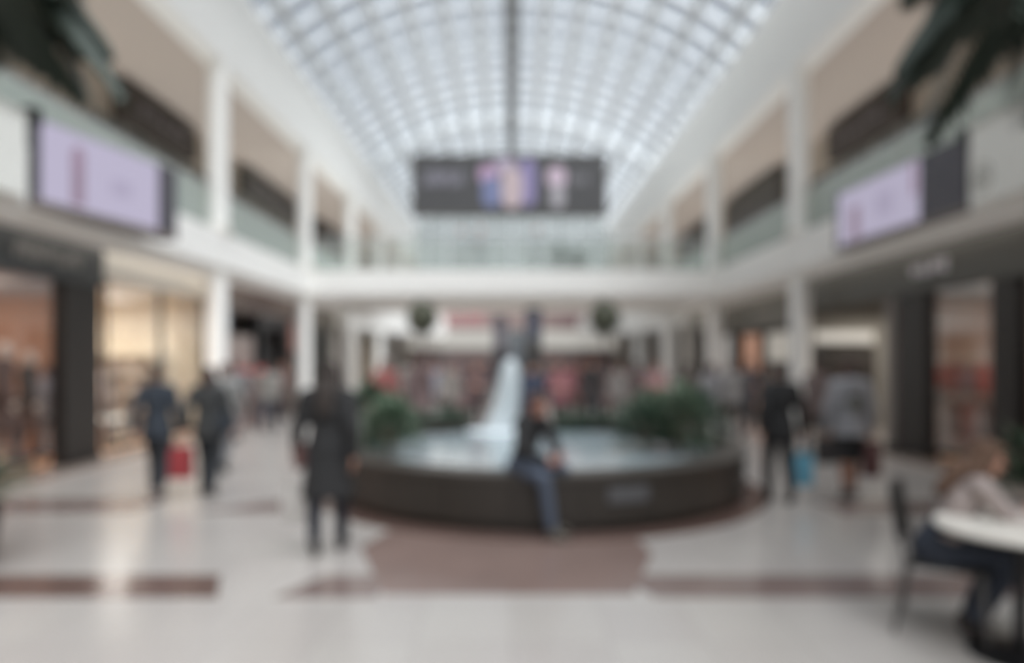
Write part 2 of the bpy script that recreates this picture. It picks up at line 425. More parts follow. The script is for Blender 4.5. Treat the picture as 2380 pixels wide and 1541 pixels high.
patch('pictured_figure', 1208, 366, 1246, 480, emit('scr violet', (136, 128, 168), SC), scr, .014)
patch('pictured_figure', 1272, 388, 1315, 435, emit('scr rose', (196, 178, 194), SC), scr, .014)
patch('pictured_figure', 1280, 428, 1312, 484, emit('scr grey', (164, 162, 168), SC), scr, .018)
letters(9, (X(985, HBd), HBd - .006, Z(432, HBd)), (1, 0, 0), (0, -1, 0), .42, .1, emit('scr text', (132, 131, 142), SC), scr)
letters(4, (X(1322, HBd), HBd - .006, Z(428, HBd)), (1, 0, 0), (0, -1, 0), .26, .11, emit('scr text2', (125, 124, 130), SC), scr)
for x in (-1.9, 1.9):
    MB().tube([(x, HBd + .16, bz1 - .02), (x, HBd + .16, ZC + math.sqrt(RV ** 2 - x * x) - .1)], .012, 6).build('cable', STEEL, hb)

# ------------------------------------------------------------------ lavender screens on the gallery edges
def side_screen(name, label, P0, P1, z0, z1, near_dark, far_dark, cap_h):
    """P0 near end, P1 far end in plan, screen faces the void"""
    p0, p1 = V((P0[0], P0[1], 0)), V((P1[0], P1[1], 0)); u = (p1 - p0).normalized(); L = (p1 - p0).length
    n = V((0, -1, 0)) if False else V((u.y, -u.x, 0))
    if n.x * p0.x > 0: n = -n                       # towards the void
    t = thing(name, label, 'screen', (p0.x, p0.y, z0))
    def slab(a0, a1, n0, n1, zz0, zz1):
        b = MB(); pts = [p0 + u * a0 + n * n0, p0 + u * a1 + n * n0, p0 + u * a1 + n * n1, p0 + u * a0 + n * n1]
        return b.prism([(q.x, q.y) for q in pts], 'z', zz0, zz1)
    HM = mat('screen housing', (84, 82, 88), .5)
    slab(0, L, -.30, -.06, z0, z1).build('housing', HM, t)
    slab(-.02, L + .02, -.06, 0, z0, z0 + .1).build('frame', mat('screen frame', (116, 108, 104), .5), t)
    slab(0, near_dark, -.06, 0, z0 + .1, z1).build('end_panel', HM, t)
    slab(L - far_dark, L, -.06, 0, z0 + .1, z1).build('end_panel', HM, t)
    lav = emit('screen lavender', (190, 183, 206), .72)
    sc = slab(near_dark, L - far_dark, -.06, -.004, z0 + .1, z1 - .03).build('screen', lav, t)
    slab(-.03, .12, -.32, .02, z1 - .12, z1 + .1).build('corner_block', DKMETAL, t)
    return t, slab, sc, L
t, slab, sc, L = side_screen('digital_screen', 'lavender advertising screen on the left gallery edge near the palm', (-6.42, 9.15), (-5.84, 11.9), 3.80, 5.02, .12, .46, 0)
slab(.62, .84, -.004, .006, 3.95, 4.72).build('pictured_figure', emit('scr mauve', (152, 132, 150), .72), sc)
slab(.66, .80, .0, .010, 4.45, 4.80).build('pictured_figure', emit('scr dusky pink', (160, 136, 156), .72), sc)
slab(1.35, 1.75, -.004, .006, 4.28, 4.5).build('pictured_shape', emit('scr pale violet', (176, 168, 192), .72), sc)
t, slab, sc, L = side_screen('digital_screen', 'lavender advertising screen with a dark end on the right gallery edge', (6.44, 9.7), (6.30, 13.3), 3.82, 4.92, 1.02, .1, 0)
slab(2.75, 3.05, -.004, .006, 3.95, 4.55).build('pictured_figure', emit('scr mauve', (152, 132, 150), .72), sc)
slab(1.1, 1.22, -.004, .006, 4.35, 4.86).build('pictured_figure', emit('scr dusky pink', (160, 136, 156), .72), sc)
slab(1.75, 2.2, -.004, .006, 4.2, 4.6).build('pictured_shape', emit('scr pale violet', (176, 168, 192), .72), sc)
# white parapet panels nearer than the screens
PANEL = mat('panel white', (236, 236, 230), .5)
t = thing('parapet_panel', 'white parapet panel on the left gallery edge in front of the lavender screen', 'panel', (-6.45, 7.2, 3.86))
MB().box(-6.49, -6.40, 6.2, 9.0, 3.86, 4.92).build('panel', PANEL, t)
MB().box(-6.52, -6.38, 6.2, 9.0, 4.92, 4.98).build('top_cap', SOFFIT, t)
t = thing('parapet_panel', 'white parapet panel with round grey emblem on the right gallery edge', 'panel', (6.45, 7.2, 3.86))
MB().box(6.40, 6.49, 6.2, 9.55, 3.86, 4.92).build('panel', PANEL, t)
MB().box(6.38, 6.52, 6.2, 9.55, 4.92, 4.98).build('top_cap', SOFFIT, t)
e = MB(); cy, cz = 6.4 * F / 1093, Z(412, 6.4 * F / 1093)
for r0, r1 in ((.16, .20), (.05, .12)):
    n = 28
    for i in range(n):
        a0, a1 = 2 * math.pi * i / n, 2 * math.pi * (i + 1) / n
        vs = [e.bm.verts.new(V((6.396, cy + r * math.cos(a), cz + r * math.sin(a)))) for r, a in ((r0, a0), (r1, a0), (r1, a1), (r0, a1))]
        e.bm.faces.new(vs)
e.build('emblem', mat('emblem grey', (176, 176, 168), .5), t)

# ------------------------------------------------------------------ ground-floor shops
def part_wall(side, d, w0, w1, z1, m, nm):
    a, b = mirror(side, w0, w1)
    struct(MB().box(a, b, d, d + .15, 0, z1).build('wall_' + nm, m))
def shop_shell(side, d0, d1, zc, wall, ceil, floorm, nm, depth=11.4):
    a, b = mirror(side, depth, depth + .15)
    struct(MB().box(a, b, d0, d1, 0, zc + .1).build('wall_' + nm, wall))
    a, b = mirror(side, WS + .12, depth)
    struct(MB().box(a, b, d0, d1, zc, zc + .1).build('ceiling_' + nm, ceil))
    struct(MB().box(a, b, d0, d1, 0, .012).build('floor_' + nm, floorm))
    part_wall(side, d1, WS + .12, depth + .1, 3.9, wall, nm)
def shop_light(side, y, ly, power, col, z=3.0, wc=9.3, lx=2.6):
    light('AREA', 'shop_ceiling_light', (side * wc, y, z), power, col, lx, ly)
def shop_glass(side, segs, z0, z1, n):
    a, b = mirror(side, WS, WS + .02)
    for k, (d0, d1) in enumerate(segs):
        g = struct(MB().box(a, b, d0, d1, z0, z1).build(f'window_{n + k}', GLASS_SHOP))
        f = MB(); a_, b_ = mirror(side, WS - .02, WS + .05)
        f.box(a_, b_, d0, d1, z0 - .08, z0); f.box(a_, b_, d0, d0 + .04, z0, z1); f.box(a_, b_, d1 - .04, d1, z0, z1)
        f.build('window_frame', DKMETAL, g)
def band(side, name, label, d0, d1, z0, z1, m, wf=WS - .1, wb=WS + .1):
    t = thing(name, label, 'sign', (side * WS, (d0 + d1) / 2, z0))
    a, b = mirror(side, wf, wb)
    MB().box(a, b, d0, d1, z0, z1).build('panel', m, t)
    return t
def pillar(side, d0, d1, z1, label, m=DKPILLAR, w0=WS - .08, w1=WS + .12):
    t = thing('shopfront_pillar', label, 'pillar', (side * (w0 + w1) / 2, (d0 + d1) / 2, 0))
    a, b = mirror(side, w0, w1)
    MB().box(a, b, d0, d1, .1, z1).build('cladding', m, t, bevel=.01)
    a, b = mirror(side, w0 - .015, w1 + .015)
    MB().box(a, b, d0 - .01, d1 + .01, 0, .1).build('plinth', DKMETAL, t)
PEACH = mat('peach wall', (176, 138, 118), .8); CREAM = mat('cream wall', (224, 212, 192), .8)
WOODF = mat('pale wood floor', (188, 160, 134), .35, var=.12)
GREYW = mat('grey shop wall', (146, 140, 136), .8); PINKW = mat('pinkish shop wall', (172, 150, 142), .8)
# A: left near
shop_shell(-1, 4.0, 12.05, 3.1, PEACH, PEACH, WOODF, 'left')
t = band(-1, 'shop_sign', 'charcoal fascia sign with grey lettering over the near left shop', 4.0, 12.05, 3.0, 3.88, mat('left sign charcoal', (74, 77, 78), .5))
letters(8, (-(WS - .1), 9.85, 3.22), (0, 1, 0), (1, 0, 0), .28, .165, mat('sign letter grey', (150, 148, 146), .5), t)
pillar(-1, 11.0, 12.0, 3.0, 'dark pillar at the far end of the near left shopfront')
shop_glass(-1, [(5.2, 8.0), (8.0, 10.95)], .28, 3.0, 3)
shop_light(-1, 8.6, 5.5, 250, (1, .80, .66))
# B: left, cream
shop_shell(-1, 12.2, 16.2, 3.15, CREAM, WHITE, WOODF, 'left')
t = thing('shop_bulkhead', 'plain white bulkhead above the cream shop on the left', 'bulkhead', (-WS, 14.2, 3.15))
MB().box(-WS - .1, -WS + .08, 12.1, 16.35, 3.15, 3.88).build('panel', WHITE2, t)
shop_glass(-1, [(12.25, 14.2), (14.2, 16.2)], .18, 3.15, 5)
shop_light(-1, 13.9, 2.4, 290, (1, .96, .91))
# C: left, behind the first column
shop_shell(-1, 16.4, 24.6, 3.0, GREYW, GREYW, GREYST, 'left')
t = band(-1, 'shop_sign', 'dull brown fascia sign on the left shop behind the nearest ground floor column', 16.4, 24.6, 3.0, 3.88, mat('brown grey sign', (122, 110, 104), .6))
letters(4, (-(WS - .1), 18.6, 3.2), (0, 1, 0), (1, 0, 0), .4, .5, mat('sign letter dull', (104, 88, 84), .6), t)
def wallpanel(name, label, cat, side, d0, d1, z0, z1, m, wf=WS - .03, grp=None, fm=None):
    t = thing(name, label, cat, (side * wf, (d0 + d1) / 2, z0), grp)
    a, b = mirror(side, wf, wf + .06); a2, b2 = mirror(side, wf - .012, wf + .002)
    MB().box(a, b, d0, d1, z0, z1).build('frame', fm or DKMETAL, t)
    MB().box(a2, b2, d0 + .06, d1 - .06, z0 + .06, z1 - .06).build('face', m, t)
    return t
wallpanel('poster_panel', 'tall pinkish grey poster panel next to the nearest left ground floor column', 'poster', -1, 17.2, 19.2, .1, 2.4, mat('poster pinkgrey', (150, 138, 132), .5))
wallpanel('poster_panel', 'small slate blue poster high beside the nearest left ground floor column', 'poster', -1, 16.9, 17.6, 2.44, 3.0, mat('poster slate', (110, 118, 134), .5))
wallpanel('poster_panel', 'salmon pink poster high on the left shopfront past the dark doorway', 'poster', -1, 22.3, 23.6, 1.9, 3.0, mat('poster salmon', (190, 140, 130), .5))
wallpanel('poster_panel', 'brown poster low on the left shopfront under the salmon poster', 'poster', -1, 22.3, 23.6, .1, 1.84, mat('poster brown', (116, 104, 94), .5))
t = thing('doorway_portal', 'tall black doorway portal on the left walk between grey and salmon posters', 'doorway', (-WS, 20.6, 0))
MB().box(-WS - .1, -WS + .12, 19.4, 19.75, 0, 2.98).build('jamb', DKMETAL, t); MB().box(-WS - .1, -WS + .12, 21.7, 22.05, 0, 2.98).build('jamb', DKMETAL, t)
MB().box(-WS - .1, -WS + .12, 19.75, 21.7, 2.6, 2.98).build('lintel', DKMETAL, t)
MB().box(-WS - .4, -WS - .3, 19.6, 21.9, 0, 2.98).build('infill', mat('black curtain', (38, 37, 37), .9), t)  # plain black infill behind the opening of the dark doorway
t = thing('sale_stand', 'low red display stand at the left shopfront behind the couple', 'stand', (-7.0, 18.1, 0))
MB().box(-7.2, -6.95, 17.3, 19.2, 0, .9).build('base', mat('stand grey', (120, 100, 98), .6), t, bevel=.01)
MB().box(-7.2, -6.9, 17.3, 19.2, .9, 1.5).build('header', mat('stand red', (172, 88, 86), .5), t, bevel=.01)
shop_light(-1, 20, 5, 60, (1, .94, .88))
# further left units
def far_units(side, d0, specs, nm):
    d = d0
    for i, (wd, sign, face, lab) in enumerate(specs):
        t = thing('shop_unit', lab, 'shopfront', (side * WS, d + wd / 2, 0), 'distant shopfronts of the ' + nm + ' walk')
        a, b = mirror(side, WS - .05, WS + .2)
        MB().box(a, b, d, d + wd - .35, 2.85, 3.88).build('fascia_sign', mat('unit sign %d %d' % (side, i), sign, .6), t)
        MB().box(a, b, d + wd - .35, d + wd, 0, 3.88).build('pilaster', WHITE2, t)
        a, b = mirror(side, WS + .12, WS + .22)
        MB().box(a, b, d, d + wd - .35, 0, 2.85).build('shop_window', mat('unit face %d %d' % (side, i), face, .3), t)
        a, b = mirror(side, WS + .0, WS + .12)
        MB().box(a, b, d + wd * .35, d + wd * .42, 0, 2.85).build('door_post', DKMETAL, t)
        d += wd
far_units(-1, 24.8, [(3.6, (116, 112, 106), (66, 70, 68), 'distant shopfront with grey sign and near black window on left walk'),
                     (3.6, (168, 166, 160), (162, 152, 148), 'distant pale pinkish grey shopfront on left walk past the dark one'),
                     (4.4, (176, 176, 170), (142, 126, 104), 'distant shopfront with brown window on left walk'),
                     (4.6, (180, 180, 174), (160, 156, 152), 'distant light grey shopfront on left walk'),
                     (4.8, (170, 168, 166), (140, 132, 130), 'furthest shopfront on left walk beside the end wall')], 'left')
# D: right near
shop_shell(1, 4.0, 12.85, 3.1, PINKW, PINKW, WOODF, 'right')
t = band(1, 'shop_sign', 'long dark olive grey fascia sign with small white lettering on the right', 4.0, 17.3, 2.93, 3.88, CHAR2)
letters(4, (WS - .1, 12.3, 3.2), (0, -1, 0), (-1, 0, 0), .23, .23, mat('sign letter lilac white', (206, 202, 208), .4), t)
pillar(1, 11.9, 12.8, 2.93, 'dark pillar at the far end of the near right shopfront')
pillar(1, 9.75, 10.3, 2.93, 'dark narrower pillar near the right picture edge beside the table')
shop_glass(1, [(10.3, 11.9)], .2, 2.93, 7)
shop_glass(1, [(5.6, 9.75)], .2, 2.93, 8)
shop_light(1, 9.2, 5.5, 150, (1, .80, .64))
# E
shop_shell(1, 13.0, 17.3, 2.9, mat('warm grey wall', (150, 146, 138), .8), mat('olive ceiling', (104, 100, 94), .8), GREYST, 'right', 11.0)
t = thing('light_panel', 'pale horizontal lit panel inside the right shop beyond the hooded person', 'lamp', (8.7, 17.2, 2.15))
MB().box(7.6, 9.1, 17.16, 17.3, 2.12, 2.42).build('housing', WHITE2, t); MB().box(7.65, 9.05, 17.15, 17.165, 2.15, 2.39).build('diffuser', emit('panel glow', (214, 208, 198), .75), t)
t = thing('display_cabinet', 'dark display cabinet inside the right shop beside the ground floor column', 'cabinet', (8.2, 16.8, 0))
MB().box(7.55, 8.85, 16.6, 17.1, 0, 2.05).build('body', mat('cabinet black', (62, 58, 54), .5), t, bevel=.01)
for q in range(3): MB().box(7.6, 8.8, 16.5, 16.62, .6 + .45 * q, .64 + .45 * q).build('shelf', mat('cabinet shelf', (96, 88, 84), .5), t)
pillar(1, 13.0, 13.25, 2.93, 'slim grey pillar just past the near right shop', GREYW, WS - .05, WS + .15)
shop_light(1, 15.2, 3.2, 70, (1, .95, .88), 2.85)
# F
shop_shell(1, 17.5, 25.2, 2.6, PINKW, GREYW, GREYST, 'right', 11.0)
t = band(1, 'shop_sign', 'dark olive brown fascia sign above the orange lit doorway on the right', 17.5, 25.2, 2.6, 3.5, mat('olive brown sign', (108, 104, 96), .6))
letters(4, (WS - .1, 22.6, 2.85), (0, -1, 0), (-1, 0, 0), .36, .5, mat('sign letter olive', (86, 84, 76), .6), t)
struct(MB().box(WS - .05, WS + .15, 17.5, 25.2, 3.5, 3.88).build('trim_9', mat('upper grey panel', (132, 128, 124), .6)))
wallpanel('shop_window_display', 'pale grey lit window display on the right walk left of the orange doorway', 'window display', 1, 22.6, 25.0, 1.25, 2.56, emit('window pale', (176, 172, 168), .6))
wallpanel('poster_panel', 'dusty mauve panel under the pale window display on the right walk', 'poster', 1, 22.6, 25.0, .1, 1.2, mat('poster mauve', (126, 112, 110), .5))
wallpanel('lit_doorway_panel', 'tall narrow glowing orange doorway panel on the right walk', 'doorway', 1, 20.0, 21.5, .2, 2.5, emit('door orange', (186, 140, 116), .6), fm=mat('door frame brown', (96, 80, 72), .6))
wallpanel('shop_window_display', 'cream lit window display on the right walk beside the ground floor column', 'window display', 1, 17.7, 19.5, 1.6, 2.5, emit('window cream', (186, 180, 170), .6))
wallpanel('poster_panel', 'brown grey panel low on the right walk behind the person in black', 'poster', 1, 17.7, 19.5, .1, 1.56, mat('poster warm grey', (136, 124, 116), .5))
far_units(1, 25.4, [(3.4, (140, 138, 132), (96, 92, 88), 'distant shopfront with dark grey window on right walk'),
                    (3.6, (150, 148, 146), (158, 154, 150), 'distant pale shopfront on right walk past the grey one'),
                    (4.2, (140, 138, 136), (84, 74, 70), 'distant shopfront with dark brown window on right walk'),
                    (4.6, (164, 164, 160), (140, 136, 132), 'distant mid grey shopfront on right walk'),
                    (4.6, (150, 148, 146), (120, 110, 108), 'furthest shopfront on right walk beside the end wall')], 'right')

# anchor store on the end wall
t = thing('anchor_storefront', 'wide far storefront with white lit band at the end of the mall', 'storefront', (0, YE - .2, 0))
MB().box(-6.8, 6.8, YE - .5, YE - .02, 2.35, 3.55).build('lit_band', emit('lit band', (206, 203, 196), .62), t)
MB().box(-6.8, 6.8, YE - .4, YE - .02, 3.55, 5.4).build('bulkhead', mat('pinkish white bulkhead', (222, 212, 208), .7), t)
MB().box(-6.8, 6.8, YE - .3, YE - .02, 0, 2.35).build('shop_interior', mat('dim maroon grey', (124, 108, 106), .7), t)
MB().box(X(1036, YE), X(1356, YE), YE - .44, YE - .4, 3.7, 5.0).build('name_band', mat('mauve band', (158, 138, 134), .6), t)
for x in (-4.5, -1.5, 1.5, 4.5): MB().box(x - .15, x + .15, YE - .55, YE - .3, 0, 2.35).build('post', mat('post grey', (120, 112, 110), .6), t)
for lab, px0, px1, c in (('dull red lettered sign left of the dark totems on the far storefront', 1040, 1125, (186, 130, 130)), ('dark maroon lettered sign right of the dark totems on the far storefront', 1300, 1352, (132, 104, 104))):
    x0, x1 = X(px0, YE - .6), X(px1, YE - .6)
    t = thing('storefront_sign', lab, 'sign', ((x0 + x1) / 2, YE - .5, 3.9))
    rm = mat('sign red %d' % px0, c, .5)
    MB().box(x0 - .1, x1 + .1, YE - .5, YE - .44, 3.75, 4.95).build('backing', mat('sign back', (168, 146, 144), .6), t)
    letters(4 if px0 < 1200 else 3, (x0, YE - .5, 3.95), (1, 0, 0), (0, -1, 0), .8, (x1 - x0) / (4 if px0 < 1200 else 3) / 1.15, rm, t)

# ------------------------------------------------------------------ upper gallery shops
for s, nm in ((-1, 'left'), (1, 'right')):
    for k, (d0, d1, c, ww, lab) in enumerate([(16.2, 19.9, (66, 58, 52), (96, 98, 94), 'dark brown hanging shop sign nearest on the %s upper gallery'),
                                       (23.6, 29.4, (84, 82, 78), (124, 122, 116), 'grey charcoal shop sign second along the %s upper gallery'),
                                       (32.5, 37.5, (78, 70, 64), (112, 112, 106), 'dark shop sign furthest along the %s upper gallery')]):
        a, b = mirror(s, WU - .34, WU - .01)
        t = thing('upper_shop_sign', lab % nm, 'sign', (s * WU, (d0 + d1) / 2, 7.5))
        z0 = 7.45 if s < 0 or k == 0 else 6.6
        MB().box(a, b, d0, d1, z0, 8.36).build('panel', mat('upper sign %d' % k, c, .6), t, bevel=.02)
        letters(5, (s * (WU - .34), d0 + .6 if s < 0 else d1 - .6, z0 + .3), (0, 1 if s < 0 else -1, 0), (-s, 0, 0), .35, (d1 - d0 - 1.2) / 6, mat('upper sign letter', (112, 106, 108), .6), t)
        t = thing('upper_shopfront', 'grey glazed shopfront under the ' + lab.split(' shop')[0].replace(' hanging', '') + ' sign, %s gallery' % nm, 'shopfront', (s * WU, (d0 + d1) / 2, 4.5))
        a, b = mirror(s, WU - .1, WU - .01)
        MB().box(a, b, d0 - 1, d1 + 1.6, 4.5, z0 - .1).build('glazing', mat('upper shop glazing %d' % k, ww, .25), t)
        a, b = mirror(s, WU - .14, WU - .09)
        for q in range(6):
            y = d0 - 1 + (d1 - d0 + 2.6) * q / 5
            MB().box(a, b, y - .05, y + .05, 4.5, z0 - .1).build('frame_post', mat('upper frame', (150, 146, 140), .5), t)
# banners and darker things by the gallery walls
for s, d0, d1, z0, z1, c, lab in ((-1, 21.2, 22.6, 4.5, 7.6, (92, 88, 86), 'dark upright banner on the left upper gallery behind the nearest column'),
                                  (1, 11.8, 15.4, 4.6, 6.6, (84, 78, 86), 'dim violet grey window display on the right upper gallery behind the lavender screen'),
                                  (-1, 11.4, 14.6, 4.6, 6.9, (132, 138, 136), 'pale greenish window display on the left upper gallery behind the lavender screen'),
                                  (1, 6.4, 8.6, 4.6, 7.2, (122, 130, 138), 'bluish window display on the right upper gallery below the palm'),
                                  (-1, 6.8, 10.4, 4.6, 7.0, (148, 156, 156), 'pale bluish window display on the left upper gallery below the palm'),
                                  (1, 9.6, 11.2, 6.0, 7.2, (104, 84, 80), 'brownish red sign on the right upper gallery below the palm')):
    wallpanel('gallery_display', lab, 'display', s, d0, d1, z0, z1, mat('gallery face %d' % int(d0 * 10), c, .5), wf=WU - .1)

# ------------------------------------------------------------------ round fountain planter
pl = thing('round_planter', 'low round dark wood planter with seat rim around the fountain pool', 'planter', (PC[0], PC[1], 0))
PH = .585
MB().lathe([(PR - .06, 0), (PR - .06, .1), (PR, .1), (PR, PH - .06), (PR - .02, PH), (PR - .3, PH), (PR - .34, PH - .04), (PR - .34, 0)], PC, 96).build('wall', DKWOOD, pl)
MB().lathe([(PR + .02, PH - .055), (PR + .02, PH + .01), (PR - .36, PH + .01), (PR - .36, PH - .055)], PC, 96).build('rim', mat('rim dark wood', (60, 55, 50), .4), pl)
for i in range(24):
    a = 2 * math.pi * (i + .5) / 24; r = PR + .004
    MB().tube([(PC[0] + r * math.cos(a), PC[1] + r * math.sin(a), .12), (PC[0] + r * math.cos(a), PC[1] + r * math.sin(a), PH - .08)], .008, 6).build('panel_joint', DKPILLAR, pl)
# plaque on the planter
a = math.atan2(X(1455, 7.0) and (6.9 - PC[1]), X(1455, 7.0) - PC[0])
pq = MB(); 
for k in range(8):
    a0 = a - .082 + .164 * k / 8; a1 = a0 + .0205
    for (q0, q1) in ((a0, a1),):
        pts = [(PC[0] + r * math.cos(t_), PC[1] + r * math.sin(t_)) for r, t_ in ((PR + .003, q0), (PR + .02, q0), (PR + .02, q1), (PR + .003, q1))]
        pq.prism(pts, 'z', .30, .46)
pq.build('name_plate', mat('plate grey', (86, 86, 88), .4), pl)
# water
wm = bpy.data.materials.new('pool water'); wm.use_nodes = True
nt = wm.node_tree; b = nt.nodes['Principled BSDF']; b.inputs['Base Color'].default_value = lin((146, 158, 162)); b.inputs['Roughness'].default_value = .12
n = nt.nodes.new('ShaderNodeTexNoise'); n.inputs['Scale'].default_value = 5; bp = nt.nodes.new('ShaderNodeBump'); bp.inputs['Strength'].default_value = .25
tcn = nt.nodes.new('ShaderNodeTexCoord'); nt.links.new(tcn.outputs['Object'], n.inputs['Vector']); nt.links.new(n.outputs['Fac'], bp.inputs['Height']); nt.links.new(bp.outputs['Normal'], b.inputs['Normal'])
MB().lathe([(0, 0.02), (PR - .36, .02), (PR - .36, .5), (0, .5)], PC, 96).build('pool_water', wm, pl, smooth=False)['label'] = 'pale blue grey water in the planter ring'
# white cascade rising out of the pool
CD = 11.6
cx = X(1182, CD)
cs = thing('water_cascade', 'tall white tapering water cascade rising from the fountain pool', 'fountain', (cx, CD, .49))
b = MB()
prof = [(X(1152, CD), .505, .34), (X(1166, CD), .62, .27), (X(1176, CD), .95, .225), (X(1182, CD), 1.25, .20), (X(1185, CD), 1.5, .165), (X(1186, CD), 1.66, .11), (X(1187, CD), 1.74, .04)]
rings = []
for x, z, r in prof:
    rings.append([b.bm.verts.new(V((x + r * math.cos(q) * (1 + .06 * math.sin(5 * q)), CD + r * .7 * math.sin(q), z))) for q in [2 * math.pi * i / 30 for i in range(30)]])
for A, B in zip(rings, rings[1:]):
    for i in range(30): b.bm.faces.new([A[i], A[(i + 1) % 30], B[(i + 1) % 30], B[i]])
b.bm.faces.new(rings[0][::-1]); b.bm.faces.new(rings[-1])
b.build('water_veil', mat('white water', (190, 198, 201), .3, var=.05, scale=8), cs, smooth=True)
MB().lathe([(0, .496), (.5, .496), (.46, .54), (0, .56)], (X(1150, CD), CD), 30).build('foam_skirt', mat('foam', (214, 222, 226), .5), cs, smooth=True)

# shrubs
def shrub(name, label, c, r, n, m, L=.16, wd=.05, seed=0, grp=None, cat='shrub', h0=None):
    rnd = random.Random(seed); t = thing(name, label, cat, (c[0], c[1], c[2]), grp)
    b = MB()
    for i in range(n):
        u = rnd.uniform(0, 2 * math.pi); v = rnd.uniform(-.25, 1)
        q = V((math.cos(u) * math.sqrt(1 - v * v), math.sin(u) * math.sqrt(1 - v * v), v))
        k = rnd.uniform(.55, 1.0) * (1 + .12 * math.sin(3 * u + seed))
        p = V(c) + V((q.x * r[0] * k, q.y * r[1] * k, r[2] * .35 + q.z * r[2] * k * .75))
        dd = (q + V((rnd.uniform(-.6, .6), rnd.uniform(-.6, .6), rnd.uniform(-.1, .7)))).normalized()
        b.leaf(p, dd, L * rnd.uniform(.7, 1.3), wd * rnd.uniform(.7, 1.3), droop=rnd.uniform(.2, .8))
    b.build('foliage', m, t)
    st = MB()
    for i in range(6):
        u = 2 * math.pi * i / 6; st.tube([(c[0], c[1], c[2]), (c[0] + r[0] * .3 * math.cos(u), c[1] + r[1] * .3 * math.sin(u), c[2] + r[2] * .5), (c[0] + r[0] * .6 * math.cos(u), c[1] + r[1] * .6 * math.sin(u), c[2] + r[2] * .85)], [.012, .01, .006], 6)
    st.build('stems', BARK, t)
    return t
def ppt(px, d, z=.5): return (X(px, d), d, z)
for i, (px, d, r, lab) in enumerate([(905, 9.0, (.36, .34, .62), 'leafy green shrub low at the left front of the fountain pool'),
                                     (868, 9.9, (.40, .36, .78), 'tall dark shrub at the left side of the pool behind the woman in black'),
                                     (905, 10.7, (.36, .34, .58), 'bushy shrub at the left back of the pool'),
                                     (1500, 9.2, (.38, .34, .60), 'leafy green shrub low at the right front of the pool'),
                                     (1580, 9.0, (.36, .36, .82), 'tallest shrub at the right side of the fountain pool'),
                                     (1625, 9.8, (.36, .36, .70), 'shrub at the outer right of the pool behind the tallest one'),
                                     (1520, 10.4, (.38, .34, .66), 'bushy shrub at the right back of the pool')]):
    shrub('fountain_shrub', lab, ppt(px, d), r, 620, LEAF if i % 2 else LEAF2, seed=i, grp='shrubs around the fountain pool')
for s_, px0, px1, dd, lab in ((-1, 955, 1090, 11.95, 'low clipped hedge along the back left of the pool'), (1, 1285, 1460, 11.75, 'low clipped hedge along the back right of the pool')):
    x0, x1 = X(px0, dd), X(px1, dd); cc = ((x0 + x1) / 2, dd, .5)
    t = thing('low_hedge', lab, 'hedge', cc); rnd = random.Random(px0); b = MB()
    for i in range(900):
        x = rnd.uniform(x0, x1); y = dd + rnd.uniform(-.16, .16) - .35 * ((x - x0) / (x1 - x0) if s_ > 0 else (x1 - x) / (x1 - x0)) * 0
        z = .5 + rnd.uniform(0, .32)
        b.leaf((x, y, z), (rnd.uniform(-1, 1), rnd.uniform(-1, 1), rnd.uniform(-.2, 1)), .10, .035, droop=.3)
    b.build('foliage', LEAF, t)
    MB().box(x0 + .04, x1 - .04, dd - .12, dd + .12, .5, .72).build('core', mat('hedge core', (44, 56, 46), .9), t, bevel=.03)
# ball topiaries hanging like lollipops beyond the pool
for px, lab in ((982, 'ball topiary on a thin trunk left of the dark totems beyond the pool'), (1405, 'ball topiary on a thin trunk right of the dark totems beyond the pool')):
    d = 13.6; x = X(px, d); z = Z(738, d)
    t = thing('ball_topiary', lab, 'topiary', (x, d, 0), 'ball topiaries')
    rnd = random.Random(px); b = MB()
    for i in range(520):
        q = V((rnd.gauss(0, 1), rnd.gauss(0, 1), rnd.gauss(0, 1))).normalized(); p = V((x, d, z)) + q * .33 * rnd.uniform(.75, 1)
        b.leaf(p, (q + V((rnd.uniform(-.5, .5),) * 3)).normalized(), .09, .035)
    b.ell((x, d, z), (.30, .30, .29)); b.build('crown', mat('topiary olive', (84, 86, 70) if px < 1100 else (64, 74, 64), .6, var=.3, scale=12), t)
    MB().tube([(x, d, .4), (x, d, z - .15)], .025).build('trunk', mat('topiary trunk', (104, 88, 84), .8), t)
    MB().lathe([(0, 0), (.24, 0), (.32, .48), (.28, .48), (.27, .42), (0, .42)], (x, d), 28).build('pot', mat('topiary pot', (110, 98, 96), .5), t)
# dark totems behind the cascade
for px, d, w_, z1, c, c2, lab in ((1163, 13.0, .26, 2.55, (60, 58, 62), (104, 100, 108), 'dark slim totem sign left of and behind the white cascade'),
                              (1240, 13.2, .30, 2.72, (62, 60, 58), (78, 82, 96), 'taller dark totem sign right of and behind the white cascade'),
                              (1201, 13.5, .30, 2.3, (112, 120, 124), (124, 130, 136), 'short blue grey totem panel between the two dark totems')):
    x = X(px, d); t = thing('totem_sign', lab, 'totem sign', (x, d, 0))
    MB().box(x - w_ / 2 - .06, x + w_ / 2 + .06, d - .2, d + .2, 0, .06).build('foot', DKMETAL, t, bevel=.01)
    MB().box(x - w_ / 2, x + w_ / 2, d - .07, d + .07, .06, z1).build('body', mat('totem %d' % px, c, .5), t, bevel=.015)
    MB().box(x - w_ / 2 + .02, x + w_ / 2 - .02, d - .078, d - .068, z1 - .62, z1 - .1).build('face_panel', mat('totem face %d' % px, c2, .4), t)

